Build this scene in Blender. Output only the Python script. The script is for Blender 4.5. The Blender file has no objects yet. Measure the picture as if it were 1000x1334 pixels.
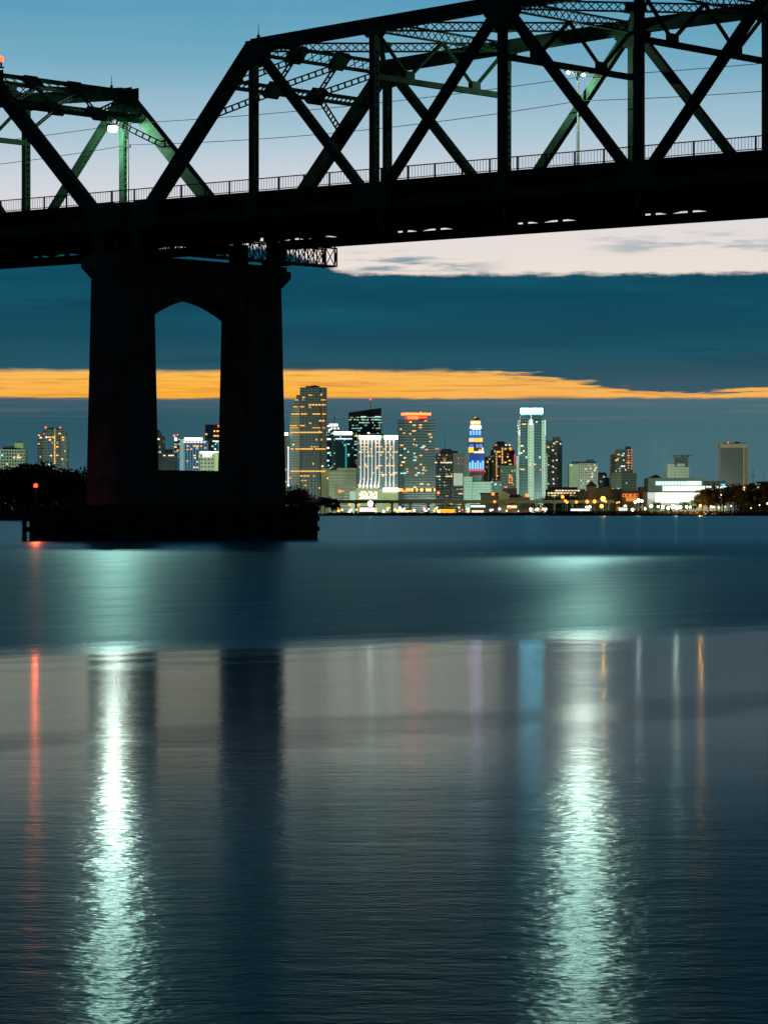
import bpy, bmesh, math, random
from mathutils import Vector, Matrix
R = math.radians
scene = bpy.context.scene
COL = scene.collection
rnd = random.Random(7)

# ------------------------------------------------------------------ camera
F = 4446.0 / 1000.0          # focal length in picture widths
CAMZ = 1.8
def at(px, Y):               # lateral metres of a bearing at distance Y
    return (px - 500.0) / 4446.0 * Y
def up(py, Y):               # height above the water of a sight line at distance Y
    return (668.0 - py) / 4446.0 * Y + CAMZ
cam = bpy.data.cameras.new('camera'); co = bpy.data.objects.new('camera', cam); COL.objects.link(co)
co.location = (0, 0, CAMZ); co.rotation_euler = (R(90), 0, 0)
cam.sensor_fit = 'HORIZONTAL'; cam.sensor_width = 24.0; cam.lens = 24.0 * F
cam.shift_y = 0.001
cam.clip_start = 0.2; cam.clip_end = 30000
scene.camera = co

# ------------------------------------------------------------------ node helpers
def lin(c):
    return tuple((x / 12.92 if x <= 0.04045 else ((x + 0.055) / 1.055) ** 2.4) for x in [v / 255.0 for v in c[:3]])
class V:
    """a float socket with arithmetic"""
    def __init__(s, nt, sock): s.nt = nt; s.k = sock
    def m(s, op, *a, clamp=False):
        n = s.nt.nodes.new('ShaderNodeMath'); n.operation = op; n.use_clamp = clamp
        for i, x in enumerate((s,) + a):
            if isinstance(x, V): s.nt.links.new(x.k, n.inputs[i])
            else: n.inputs[i].default_value = x
        return V(s.nt, n.outputs[0])
    def __add__(s, o): return s.m('ADD', o)
    __radd__ = __add__
    def __mul__(s, o): return s.m('MULTIPLY', o)
    __rmul__ = __mul__
    def __sub__(s, o): return s.m('SUBTRACT', o)
    def __rsub__(s, o): return (s * -1.0) + o
    def __truediv__(s, o): return s.m('DIVIDE', o)
    def floor(s): return s.m('FLOOR')
    def fract(s): return s.m('FRACT')
    def lt(s, o): return s.m('LESS_THAN', o)
    def gt(s, o): return s.m('GREATER_THAN', o)
    def abs(s): return s.m('ABSOLUTE')
    def pow(s, o): return s.m('POWER', o)
    def min(s, o): return s.m('MINIMUM', o)
    def max(s, o): return s.m('MAXIMUM', o)
    def clamp(s): return s.m('ADD', 0.0, clamp=True)
    def smooth(s, a, b, lo=0.0, hi=1.0):
        n = s.nt.nodes.new('ShaderNodeMapRange'); n.interpolation_type = 'SMOOTHSTEP'
        s.nt.links.new(s.k, n.inputs[0])
        for i, x in enumerate((a, b, lo, hi)):
            if isinstance(x, V): s.nt.links.new(x.k, n.inputs[1 + i])
            else: n.inputs[1 + i].default_value = x
        return V(s.nt, n.outputs[0])
def put(nt, sock, x):
    if isinstance(x, V): nt.links.new(x.k, sock)
    elif hasattr(x, 'links') or isinstance(x, bpy.types.NodeSocket): nt.links.new(x, sock)
    else: sock.default_value = x
def vec(nt, x, y, z=0.0):
    n = nt.nodes.new('ShaderNodeCombineXYZ')
    for i, q in enumerate((x, y, z)): put(nt, n.inputs[i], q)
    return n.outputs[0]
def noise(nt, v, scale=1.0, detail=3.0, rough=0.5, dist=0.0):
    n = nt.nodes.new('ShaderNodeTexNoise'); n.noise_dimensions = '3D'
    nt.links.new(v, n.inputs['Vector'])
    n.inputs['Scale'].default_value = scale; n.inputs['Detail'].default_value = detail
    n.inputs['Roughness'].default_value = rough; n.inputs['Distortion'].default_value = dist
    return V(nt, n.outputs[0])
def mixc(nt, f, a, b, mode='MIX'):
    n = nt.nodes.new('ShaderNodeMix'); n.data_type = 'RGBA'; n.blend_type = mode
    put(nt, n.inputs[0], f)
    for i, c in ((6, a), (7, b)):
        if isinstance(c, (tuple, list)): n.inputs[i].default_value = (c[0], c[1], c[2], 1)
        else: put(nt, n.inputs[i], c)
    return n.outputs[2]
def ramp(nt, f, stops, interp='LINEAR'):
    n = nt.nodes.new('ShaderNodeValToRGB'); n.color_ramp.interpolation = interp
    e = n.color_ramp.elements
    e[0].position, e[0].color = stops[0][0], (*stops[0][1], 1)
    e[1].position, e[1].color = stops[-1][0], (*stops[-1][1], 1)
    for p, c in stops[1:-1]:
        q = e.new(p); q.color = (*c, 1)
    nt.links.new(f.k, n.inputs[0])
    return n.outputs[0]
def sep(nt, sock):
    n = nt.nodes.new('ShaderNodeSeparateXYZ'); nt.links.new(sock, n.inputs[0])
    return [V(nt, o) for o in n.outputs]
def coord(nt, which):
    n = nt.nodes.new('ShaderNodeTexCoord'); return n.outputs[which]
def geom_pos(nt):
    n = nt.nodes.new('ShaderNodeNewGeometry'); return n.outputs['Position']
def new_mat(name):
    m = bpy.data.materials.new(name); m.use_nodes = True
    nt = m.node_tree; b = nt.nodes['Principled BSDF']
    return m, nt, b

# ------------------------------------------------------------------ sky (dusk)
SUN_AZ = R(-3.0)                                     # bearing of the set sun from +Y, clockwise
w = bpy.data.worlds.new('World'); scene.world = w; w.use_nodes = True
nt = w.node_tree; nt.nodes.clear()
d = sep(nt, coord(nt, 'Generated'))
hx = (d[0] * d[0] + d[1] * d[1]).m('SQRT').max(1e-4)
u = d[0].m('ARCTAN2', d[1]) * 4446.0
v = d[2] / hx * 4446.0
clear = ramp(nt, (v / 2600.0).clamp(), [(q / 2600.0, lin(c)) for q, c in [
    (0, (250, 160, 45)), (150, (253, 176, 52)), (185, (253, 190, 84)), (250, (246, 220, 190)), (315, (241, 226, 213)), (375, (228, 221, 222)),
    (435, (205, 212, 221)), (500, (166, 196, 211)), (585, (117, 172, 196)), (668, (84, 155, 185)), (800, (42, 112, 140)),
    (1000, (16, 74, 98)), (1500, (7, 50, 70)), (2590, (4, 31, 46))]])
nz = noise(nt, vec(nt, u / 60.0, v / 14.0), 1.0, 4.0, 0.55)
nl = noise(nt, vec(nt, u / 240.0, v / 16.0, 3.7), 1.0, 5.0, 0.6)
# broad faint streaks in the clear part
clear = mixc(nt, (noise(nt, vec(nt, u / 700.0, v / 60.0, 9.1), 1.0, 4.0, 0.55) - 0.42).clamp() * 0.35 * v.smooth(900, 650), clear, lin((196, 205, 214)))
# thin wisps over the bank
wl = u.smooth(-90, -30) * u.smooth(180, 60) * v.smooth(312, 318) * v.smooth(345, 328)
wr = u.smooth(230, 330) * v.smooth(332, 342) * v.smooth(372, 356)
wz = noise(nt, vec(nt, u / 95.0, v / 11.0, 5.3), 1.0, 5.0, 0.6).smooth(0.42, 0.62)
clear = mixc(nt, (wl * 0.85 + wr * 0.5).clamp() * wz, clear, lin((92, 138, 158)))
osk = noise(nt, vec(nt, u / 130.0, v / 4.0, 15.0), 1.0, 5.0, 0.6).smooth(0.45, 0.70) * v.smooth(200, 188)
clear = mixc(nt, osk * 0.75, clear, lin((205, 130, 60)))
# glow low in the west: everything above dims away from it
# cloud bank
vt = 312.0 + (noise(nt, vec(nt, u / 30.0, 0.0, 1.0), 1.0, 4.0, 0.6) - 0.5) * 7.0 + (u + 30.0).smooth(0, -130.0) * 34.0
vb = 184.0 - u.smooth(60, 420) * 25.0 + (nl - 0.5) * (7.0 + u.smooth(0, 300) * 40.0) + (noise(nt, vec(nt, u / 70.0, v / 5.0, 8.3), 1.0, 4.0, 0.6) - 0.5) * (2.0 + u.smooth(40, 200) * 34.0)
fray = noise(nt, vec(nt, u / 55.0, v / 9.0, 12.0), 1.0, 5.0, 0.65) - 0.5
bank = (vt - v + fray * 16.0).smooth(-3.0, 5.0) * (v - vb + fray * 9.0).smooth(-3.0, 5.0)
bankc = ramp(nt, (v / 400.0).clamp(), [(0.40, lin((62, 88, 102))), (0.47, lin((42, 82, 96))), (0.57, lin((20, 74, 92))), (0.70, lin((9, 71, 91))), (0.80, lin((8, 74, 95)))])
bankc = mixc(nt, noise(nt, vec(nt, u / 420.0, v / 34.0, 2.2), 1.0, 5.0, 0.62).smooth(0.38, 0.72) * 0.55, bankc, lin((18, 90, 110)))
bankc = mixc(nt, noise(nt, vec(nt, u / 300.0, v / 16.0, 4.4), 1.0, 5.0, 0.62).smooth(0.48, 0.75) * 0.5, bankc, lin((8, 58, 78)))
lowt = 150.0 + (nz - 0.5) * 5.0
low = (lowt - v + fray * 5.0).smooth(-1.5, 2.5)
lowc = ramp(nt, (v / 160.0).clamp(), [(0.0, lin((68, 92, 102))), (0.35, lin((52, 92, 104))), (0.75, lin((40, 84, 98))), (0.88, lin((58, 90, 104))), (0.93, lin((70, 92, 108))), (1.0, lin((80, 96, 110)))])
lowc = mixc(nt, u.smooth(-420, 480) * 0.62, lowc, lin((78, 116, 122)))
lowc = mixc(nt, noise(nt, vec(nt, u / 380.0, v / 5.5, 6.0), 1.0, 4.0, 0.6).smooth(0.48, 0.70) * v.smooth(105, 140) * 0.55, lowc, lin((112, 112, 122)))
sky = mixc(nt, bank, clear, bankc)
sky = mixc(nt, low, sky, lowc)
ca = (u / 4446.0 - SUN_AZ).m('COSINE')
side = ((ca + 0.1) / 1.1).clamp().pow(1.6) * 0.955 + 0.045
hi = v.smooth(900, 2600)
fall = side * (1.0 - hi) + hi * (side * 0.5 + 0.5)
sky = mixc(nt, 1.0, sky, vec(nt, fall, fall, fall), 'MULTIPLY')
st = nt.nodes.new('ShaderNodeTexSky'); st.sky_type = 'NISHITA'; st.sun_disc = False
st.sun_elevation = R(-4.0); st.sun_rotation = SUN_AZ
bg1 = nt.nodes.new('ShaderNodeBackground'); nt.links.new(sky, bg1.inputs[0]); bg1.inputs[1].default_value = 1.0
bg2 = nt.nodes.new('ShaderNodeBackground'); nt.links.new(st.outputs[0], bg2.inputs[0]); bg2.inputs[1].default_value = 0.01
ad = nt.nodes.new('ShaderNodeAddShader'); nt.links.new(bg1.outputs[0], ad.inputs[0]); nt.links.new(bg2.outputs[0], ad.inputs[1])
wo = nt.nodes.new('ShaderNodeOutputWorld'); nt.links.new(ad.outputs[0], wo.inputs[0])
scene.view_settings.view_transform = 'Standard'; scene.view_settings.look = 'None'
scene.view_settings.exposure = 0.0; scene.view_settings.gamma = 1.0

# ------------------------------------------------------------------ materials
def paint(name, c, rough=0.5, var=0.35, scale=1.5, metal=0.0, c2=None, bump=0.0):
    m, nt, b = new_mat(name)
    p = coord(nt, 'Object')
    n = noise(nt, p, scale, 6.0, 0.65)
    c2 = c2 or tuple(x * (1 - var) for x in c)
    nt.links.new(mixc(nt, n.smooth(0.35, 0.68), c2, c), b.inputs['Base Color'])
    b.inputs['Roughness'].default_value = rough; b.inputs['Metallic'].default_value = metal
    if bump:
        bn = nt.nodes.new('ShaderNodeBump'); bn.inputs['Strength'].default_value = bump; bn.inputs['Distance'].default_value = 0.02
        nt.links.new(noise(nt, p, scale * 8, 4.0).k, bn.inputs['Height']); nt.links.new(bn.outputs[0], b.inputs['Normal'])
    return m
EM = {}
def glow(c, s, name=None):
    k = (tuple(c), s)
    if k in EM: return EM[k]
    m, nt, b = new_mat(name or 'lit')
    b.inputs['Base Color'].default_value = (0.1, 0.1, 0.1, 1); b.inputs['Roughness'].default_value = 0.4
    lc = lin(c)
    b.inputs['Emission Color'].default_value = (*lc, 1); b.inputs['Emission Strength'].default_value = s
    EM[k] = m
    return m
STEEL = paint('green_steel', (0.055, 0.20, 0.125), 0.8, 0.5, 0.9, c2=(0.035, 0.085, 0.055), bump=0.1)
GUSSET = paint('gusset_steel', (0.05, 0.17, 0.11), 0.5, 0.4, 1.3, bump=0.1)
DARKSTEEL = paint('dark_steel', (0.03, 0.05, 0.045), 0.55, 0.4, 1.2)
RAILMAT = paint('rail_steel', (0.045, 0.02, 0.025), 0.5, 0.4, 2.0)
CONCRETE = paint('concrete', (0.30, 0.29, 0.26), 0.85, 0.6, 0.7, bump=0.4)
TIMBER = paint('timber', (0.07, 0.055, 0.045), 0.85, 0.5, 1.5, bump=0.3)
ASPHALT = paint('asphalt', (0.05, 0.05, 0.05), 0.9, 0.2, 3.0)
LAND = paint('land_soil', (0.05, 0.06, 0.04), 0.95, 0.5, 0.05)
POLE = paint('pole_metal', (0.14, 0.15, 0.14), 0.4, 0.2, 2.0, metal=0.6)
CABLE = paint('cable_black', (0.03, 0.03, 0.03), 0.6)
BARK = paint('bark', (0.05, 0.04, 0.03), 0.9, 0.4, 6.0)
LEAF = paint('leaf', (0.05, 0.075, 0.035), 0.7, 0.5, 0.8)
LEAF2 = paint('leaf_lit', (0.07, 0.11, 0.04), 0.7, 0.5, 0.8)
ROOFM = paint('roof_dark', (0.05, 0.055, 0.06), 0.8, 0.3, 0.2)

def facade(name, wall, glass=(0.02, 0.03, 0.035), du=3.2, dv=3.6, fu=0.6, fv=0.55, lit=0.06, warm=0.6, strength=1.2, seed=0.0, rowlit=0.0, vertical=False,
           colours=None):
    """window grid in the wall's own metres (UV): some windows lit"""
    m, nt, b = new_mat('facade_' + name)
    uv = nt.nodes.new('ShaderNodeUVMap').outputs[0]
    x, y, _ = sep(nt, uv)
    cx, cy = x / du, y / dv
    win = (cx.fract() - 0.5).abs().lt(fu / 2.0) * (cy.fract() - 0.5).abs().lt(fv / 2.0)
    wn = nt.nodes.new('ShaderNodeTexWhiteNoise'); wn.noise_dimensions = '3D'
    nt.links.new(vec(nt, cx.floor(), cy.floor(), seed), wn.inputs['Vector'])
    r1 = V(nt, wn.outputs['Value']); cr, cg, cb = sep(nt, wn.outputs['Color'])
    wr_ = nt.nodes.new('ShaderNodeTexWhiteNoise'); wr_.noise_dimensions = '3D'
    nt.links.new(vec(nt, 1.5, cy.floor(), seed + 3.0), wr_.inputs['Vector'])
    rr = V(nt, wr_.outputs['Value'])
    prob = rr.lt(rowlit) * 0.6 + lit
    on = (prob - r1).gt(0.0) * win
    col = mixc(nt, cg.lt(warm), colours[0] if colours else lin((170, 225, 215)), colours[1] if colours else lin((255, 190, 90)))
    n = noise(nt, uv, 0.03, 4.0, 0.6)
    wallc = mixc(nt, n.smooth(0.3, 0.7), tuple(q * 0.8 for q in wall), wall)
    nt.links.new(mixc(nt, win, wallc, glass), b.inputs['Base Color'])
    nt.links.new((0.85 - win * 0.6).k, b.inputs['Roughness'])
    nt.links.new(col, b.inputs['Emission Color'])
    nt.links.new((on * (cb * 0.9 + 0.25) * strength).k, b.inputs['Emission Strength'])
    return m

# ------------------------------------------------------------------ mesh helpers
class MB:
    def __init__(s): s.v = []; s.f = []; s.uv = []
    def add(s, vs, fs):
        o = len(s.v); s.v += [tuple(q) for q in vs]
        s.f += [tuple(i + o for i in f) for f in fs]
    def box(s, x0, x1, y0, y1, z0, z1):
        s.add([(x0, y0, z0), (x1, y0, z0), (x1, y1, z0), (x0, y1, z0), (x0, y0, z1), (x1, y0, z1), (x1, y1, z1), (x0, y1, z1)],
              [(0, 3, 2, 1), (4, 5, 6, 7), (0, 1, 5, 4), (1, 2, 6, 5), (2, 3, 7, 6), (3, 0, 4, 7)])
    def bar(s, A, B, wl, wn, l=(0, 1, 0)):
        """box from A to B: wl across along l, wn along the third axis"""
        A = Vector(A); B = Vector(B); d = (B - A).normalized(); l = Vector(l)
        l = (l - d * l.dot(d))
        if l.length < 1e-5: l = Vector((1, 0, 0)); l = l - d * l.dot(d)
        l.normalize(); n = d.cross(l)
        o = []
        for P in (A, B):
            for a, b in ((-1, -1), (1, -1), (1, 1), (-1, 1)):
                o.append(P + l * (a * wl / 2) + n * (b * wn / 2))
        s.add(o, [(0, 1, 2, 3), (7, 6, 5, 4), (0, 4, 5, 1), (1, 5, 6, 2), (2, 6, 7, 3), (3, 7, 4, 0)])
    def tube(s, pts, rad, n=8, caps=True):
        pts = [Vector(p) for p in pts]; rings = []
        for i, p in enumerate(pts):
            d = (pts[min(i + 1, len(pts) - 1)] - pts[max(i - 1, 0)]).normalized()
            a = Vector((0, 0, 1)) if abs(d.z) < 0.9 else Vector((1, 0, 0))
            e1 = d.cross(a).normalized(); e2 = d.cross(e1)
            r = rad[i] if isinstance(rad, (list, tuple)) else rad
            rings.append([p + e1 * (r * math.cos(2 * math.pi * k / n)) + e2 * (r * math.sin(2 * math.pi * k / n)) for k in range(n)])
        o = [q for r_ in rings for q in r_]; f = []
        for i in range(len(pts) - 1):
            for k in range(n):
                f.append((i * n + k, i * n + (k + 1) % n, (i + 1) * n + (k + 1) % n, (i + 1) * n + k))
        if caps:
            f.append(tuple(range(n))[::-1]); f.append(tuple((len(pts) - 1) * n + k for k in range(n)))
        s.add(o, f)
    def ball(s, c, r, n=8, m=5, sz=1.0):
        o = [(c[0], c[1], c[2] - r * sz)]
        for i in range(1, m):
            t = math.pi * i / m
            for k in range(n):
                o.append((c[0] + r * math.sin(t) * math.cos(2 * math.pi * k / n), c[1] + r * math.sin(t) * math.sin(2 * math.pi * k / n), c[2] - r * sz * math.cos(t)))
        o.append((c[0], c[1], c[2] + r * sz)); f = []
        for k in range(n): f.append((0, 1 + (k + 1) % n, 1 + k))
        for i in range(m - 2):
            for k in range(n):
                f.append((1 + i * n + k, 1 + i * n + (k + 1) % n, 1 + (i + 1) * n + (k + 1) % n, 1 + (i + 1) * n + k))
        L = len(o) - 1
        for k in range(n): f.append((L, 1 + (m - 2) * n + k, 1 + (m - 2) * n + (k + 1) % n))
        s.add(o, f)
    def extrude_t(s, poly, t0, t1):
        """polygon in (s,z) made thick along t"""
        n = len(poly)
        s.add([(p[0], t0, p[1]) for p in poly] + [(p[0], t1, p[1]) for p in poly],
              [tuple(range(n)), tuple(range(2 * n - 1, n - 1, -1))] + [(i, i + n, (i + 1) % n + n, (i + 1) % n) for i in range(n)])
    def mesh(s, name, mat):
        me = bpy.data.meshes.new(name); me.from_pydata(s.v, [], s.f); me.materials.append(mat)
        bm = bmesh.new(); bm.from_mesh(me); bmesh.ops.recalc_face_normals(bm, faces=bm.faces[:]); bm.to_mesh(me); bm.free()
        return me
    def build(s, name, mat, parent=None, smooth=False):
        me = s.mesh(name, mat)
        if smooth:
            for p in me.polygons: p.use_smooth = True
        o = bpy.data.objects.new(name, me); COL.objects.link(o)
        if parent is not None: o.parent = parent
        return o
def thing(name, label, cat, loc=(0, 0, 0), rz=0.0, group=None):
    o = bpy.data.objects.new(name, None); COL.objects.link(o); o.empty_display_size = 0.5
    o.location = loc; o.rotation_euler = (0, 0, rz); o['label'] = label; o['category'] = cat
    if group: o['group'] = group
    return o
def tag(o, label, cat, group=None):
    o['label'] = label; o['category'] = cat
    if group: o['group'] = group
    return o
def kids(o): return [c for c in bpy.data.objects if c.parent == o]
def copy_tree(o, parent=None, ch=None):
    ch = ch if ch is not None else {}
    c = o.copy(); COL.objects.link(c); c.parent = parent
    for k in kids(o): copy_tree(k, c)
    return c

# ------------------------------------------------------------------ water and land
def water_material():
    m, nt, b = new_mat('water'); nt.nodes.remove(b)
    p = geom_pos(nt); x, y, z = sep(nt, p)
    out = nt.nodes['Material Output']
    wob = noise(nt, vec(nt, x * 0.06, y * 0.06), 1.0, 3.0, 0.5)
    wobf = noise(nt, vec(nt, x * 0.35, y * 0.25, 3.0), 1.0, 5.0, 0.6)
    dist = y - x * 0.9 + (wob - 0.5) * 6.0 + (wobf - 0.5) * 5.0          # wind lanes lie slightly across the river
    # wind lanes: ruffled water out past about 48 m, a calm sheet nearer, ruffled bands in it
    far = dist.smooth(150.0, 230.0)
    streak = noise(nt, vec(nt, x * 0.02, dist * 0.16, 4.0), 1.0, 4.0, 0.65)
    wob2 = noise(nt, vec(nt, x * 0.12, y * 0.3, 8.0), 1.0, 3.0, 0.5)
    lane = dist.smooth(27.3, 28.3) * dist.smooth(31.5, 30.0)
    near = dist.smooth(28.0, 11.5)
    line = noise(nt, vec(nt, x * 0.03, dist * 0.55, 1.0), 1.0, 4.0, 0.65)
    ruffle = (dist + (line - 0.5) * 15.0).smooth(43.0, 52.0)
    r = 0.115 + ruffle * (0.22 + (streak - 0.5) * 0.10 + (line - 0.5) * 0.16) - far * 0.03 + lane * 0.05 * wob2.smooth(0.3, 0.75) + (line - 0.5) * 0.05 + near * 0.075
    fr = noise(nt, vec(nt, x * 0.62, y, 0.0), 5.5, 3.0, 0.6)
    fr2 = noise(nt, vec(nt, x * 0.6, y, 7.0), 19.0, 2.0, 0.5)
    fr3 = noise(nt, vec(nt, x * 0.35, y, 2.0), 1.3, 2.0, 0.5)
    hgt = fr * 0.011 + fr2 * 0.0042 + fr3 * 0.018
    bn = nt.nodes.new('ShaderNodeBump'); bn.inputs['Distance'].default_value = 1.0
    nt.links.new((0.22 + ruffle * 0.15 + near * 0.42).k, bn.inputs['Strength']); nt.links.new(hgt.k, bn.inputs['Height'])
    g = nt.nodes.new('ShaderNodeBsdfAnisotropic') if False else nt.nodes.new('ShaderNodeBsdfGlossy')
    g.distribution = 'GGX'; nt.links.new(mixc(nt, ruffle, mixc(nt, near * 0.8, (0.60, 0.82, 0.94), (0.36, 0.84, 0.97)), (0.36, 0.80, 0.95)), g.inputs['Color'])  # reflection darkened to teal by colour over ruffled and near water
    g.inputs['Anisotropy'].default_value = -0.24; nt.links.new(vec(nt, 0.0, 1.0, 0.0), g.inputs['Tangent'])
    nt.links.new(r.max(0.03).k, g.inputs['Roughness']); nt.links.new(bn.outputs[0], g.inputs['Normal'])
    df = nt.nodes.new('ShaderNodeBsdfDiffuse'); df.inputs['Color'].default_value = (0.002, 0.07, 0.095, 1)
    fz = nt.nodes.new('ShaderNodeFresnel'); fz.inputs['IOR'].default_value = 1.34; nt.links.new(bn.outputs[0], fz.inputs['Normal'])
    mx = nt.nodes.new('ShaderNodeMixShader'); nt.links.new((V(nt, fz.outputs[0]) * (0.54 + ruffle * ((line - 0.5) * 1.1 + 0.08) - lane * 0.07 - near * 0.25 + far * 0.16)).k, mx.inputs[0])  # reflection strength painted by zone: dimmer near, streaked where ruffled, stronger far off
    nt.links.new(df.outputs[0], mx.inputs[1]); nt.links.new(g.outputs[0], mx.inputs[2])
    nt.links.new(mx.outputs[0], out.inputs['Surface'])
    return m
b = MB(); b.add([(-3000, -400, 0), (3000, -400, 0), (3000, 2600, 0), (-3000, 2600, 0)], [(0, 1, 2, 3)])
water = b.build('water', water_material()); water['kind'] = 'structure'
# far shore: a low sea wall and flat land behind it, to the horizon
SH = 2010.0
b = MB(); b.box(-6000, 6000, SH, 14000, -1.0, 0.75)
o = b.build('city_ground', LAND); o['kind'] = 'structure'
b = MB()
pts = [(-1500, 760), (-300, 790), (-95, 800), (-55, 830), (-35, 880), (-30, 1000), (-60, 1400), (-200, 2000), (-1500, 2009)]
n = len(pts)
b.add([(x, y, -1) for x, y in pts] + [(x, y, 0.62) for x, y in pts], [tuple(range(n, 2 * n))] + [(i, (i + 1) % n, (i + 1) % n + n, i + n) for i in range(n)])
o = b.build('near_island_ground', LAND); o['kind'] = 'structure'

# ------------------------------------------------------------------ the truss bridge
TH = 0.70313; CS, SN = math.cos(TH), math.sin(TH)
D0 = 215.55; P0 = Vector((at(330.5, D0), D0, 0.0)); W = 13.05
def bw(s, t, z):                                      # bridge axes (along, across, up) to world
    return Vector((P0.x + s * CS + t * SN, P0.y - s * SN + t * CS, z))
def s_at(px, t):                                      # where along the line t a bearing crosses
    a = (px - 500) / 4446.0
    bx, by = P0.x + t * SN, P0.y + t * CS
    return (a * by - bx) / (CS + a * SN)
DECK, LCT, LCB = 22.12, 20.98, 20.42                  # sidewalk edge, lower chord top and bottom

def laced(mb, A, B, dep, wid, cover=None, pitch=None, lace=True):
    """built-up member in a truss plane: two plates wid apart, lacing bars between"""
    A = Vector(A); B = Vector(B); d = (B - A).normalized(); l = Vector((0, 1, 0)); n = d.cross(l)
    if n.z < 0: n = -n
    L = (B - A).length
    for q in (-1, 1):
        c = l * (q * (wid / 2 - 0.025))
        mb.bar(A + c, B + c, 0.05, dep)
        for k in (-1, 1):                             # flanges turned inwards
            f = l * (q * (wid / 2 - 0.10)) + n * (k * (dep / 2 - 0.02))
            mb.bar(A + f, B + f, 0.10, 0.038)
    for k in (-1, 1):
        off = n * (k * (dep / 2 + 0.008))
        if cover == k or cover == 0:
            mb.bar(A + off, B + off, wid + 0.04, 0.016); continue
        if not lace: continue
        p = pitch or wid * 0.9
        m = max(2, int(L / p)); e = wid / 2 - 0.06
        for i in range(m):
            a = A + d * (L * i / m) + off; c = A + d * (L * (i + 1) / m) + off
            sgn = 1 if i % 2 else -1
            mb.bar(a + l * (sgn * e), c - l * (sgn * e), 0.09, 0.012, l=d.cross(n))
            mb.bar(a - l * (sgn * e), c + l * (sgn * e), 0.07, 0.010, l=d.cross(n))
        for a, c in ((A, A + d * 1.0), (B - d * 1.0, B)):
            mb.bar(a + off, c + off, wid, 0.014)
def lattice(mb, A, B, h, nrm=(0, 0, 1), pitch=None, w_=0.26, bw_=0.065):
    """light lattice strut: top and bottom angles h apart along nrm, X lacing"""
    A = Vector(A); B = Vector(B); d = (B - A).normalized(); n = Vector(nrm); n = (n - d * n.dot(d)).normalized(); l = d.cross(n)
    L = (B - A).length
    for k in (-1, 1):
        c = n * (k * h / 2)
        mb.bar(A + c, B + c, w_, 0.09, l=l)
    m = max(2, int(L / (pitch or h * 1.05)))
    for i in range(m):
        a = A + d * (L * i / m); c = A + d * (L * (i + 1) / m)
        for q in (-1, 1):
            mb.bar(a + n * (q * h / 2), c - n * (q * h / 2), 0.03, bw_, l=l)
def battened(mb, A, B, gap, nrm, step=0.7):
    """two thin angles with batten plates"""
    A = Vector(A); B = Vector(B); d = (B - A).normalized(); n = Vector(nrm); n = (n - d * n.dot(d)).normalized(); l = d.cross(n)
    for k in (-1, 1): mb.bar(A + n * (k * gap / 2), B + n * (k * gap / 2), 0.10, 0.075, l=l)
    L = (B - A).length; m = max(2, int(L / step))
    for i in range(1, m):
        p = A + d * (L * i / m)
        mb.bar(p - n * gap / 2, p + n * gap / 2, 0.05, 0.12, l=l)

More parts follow.
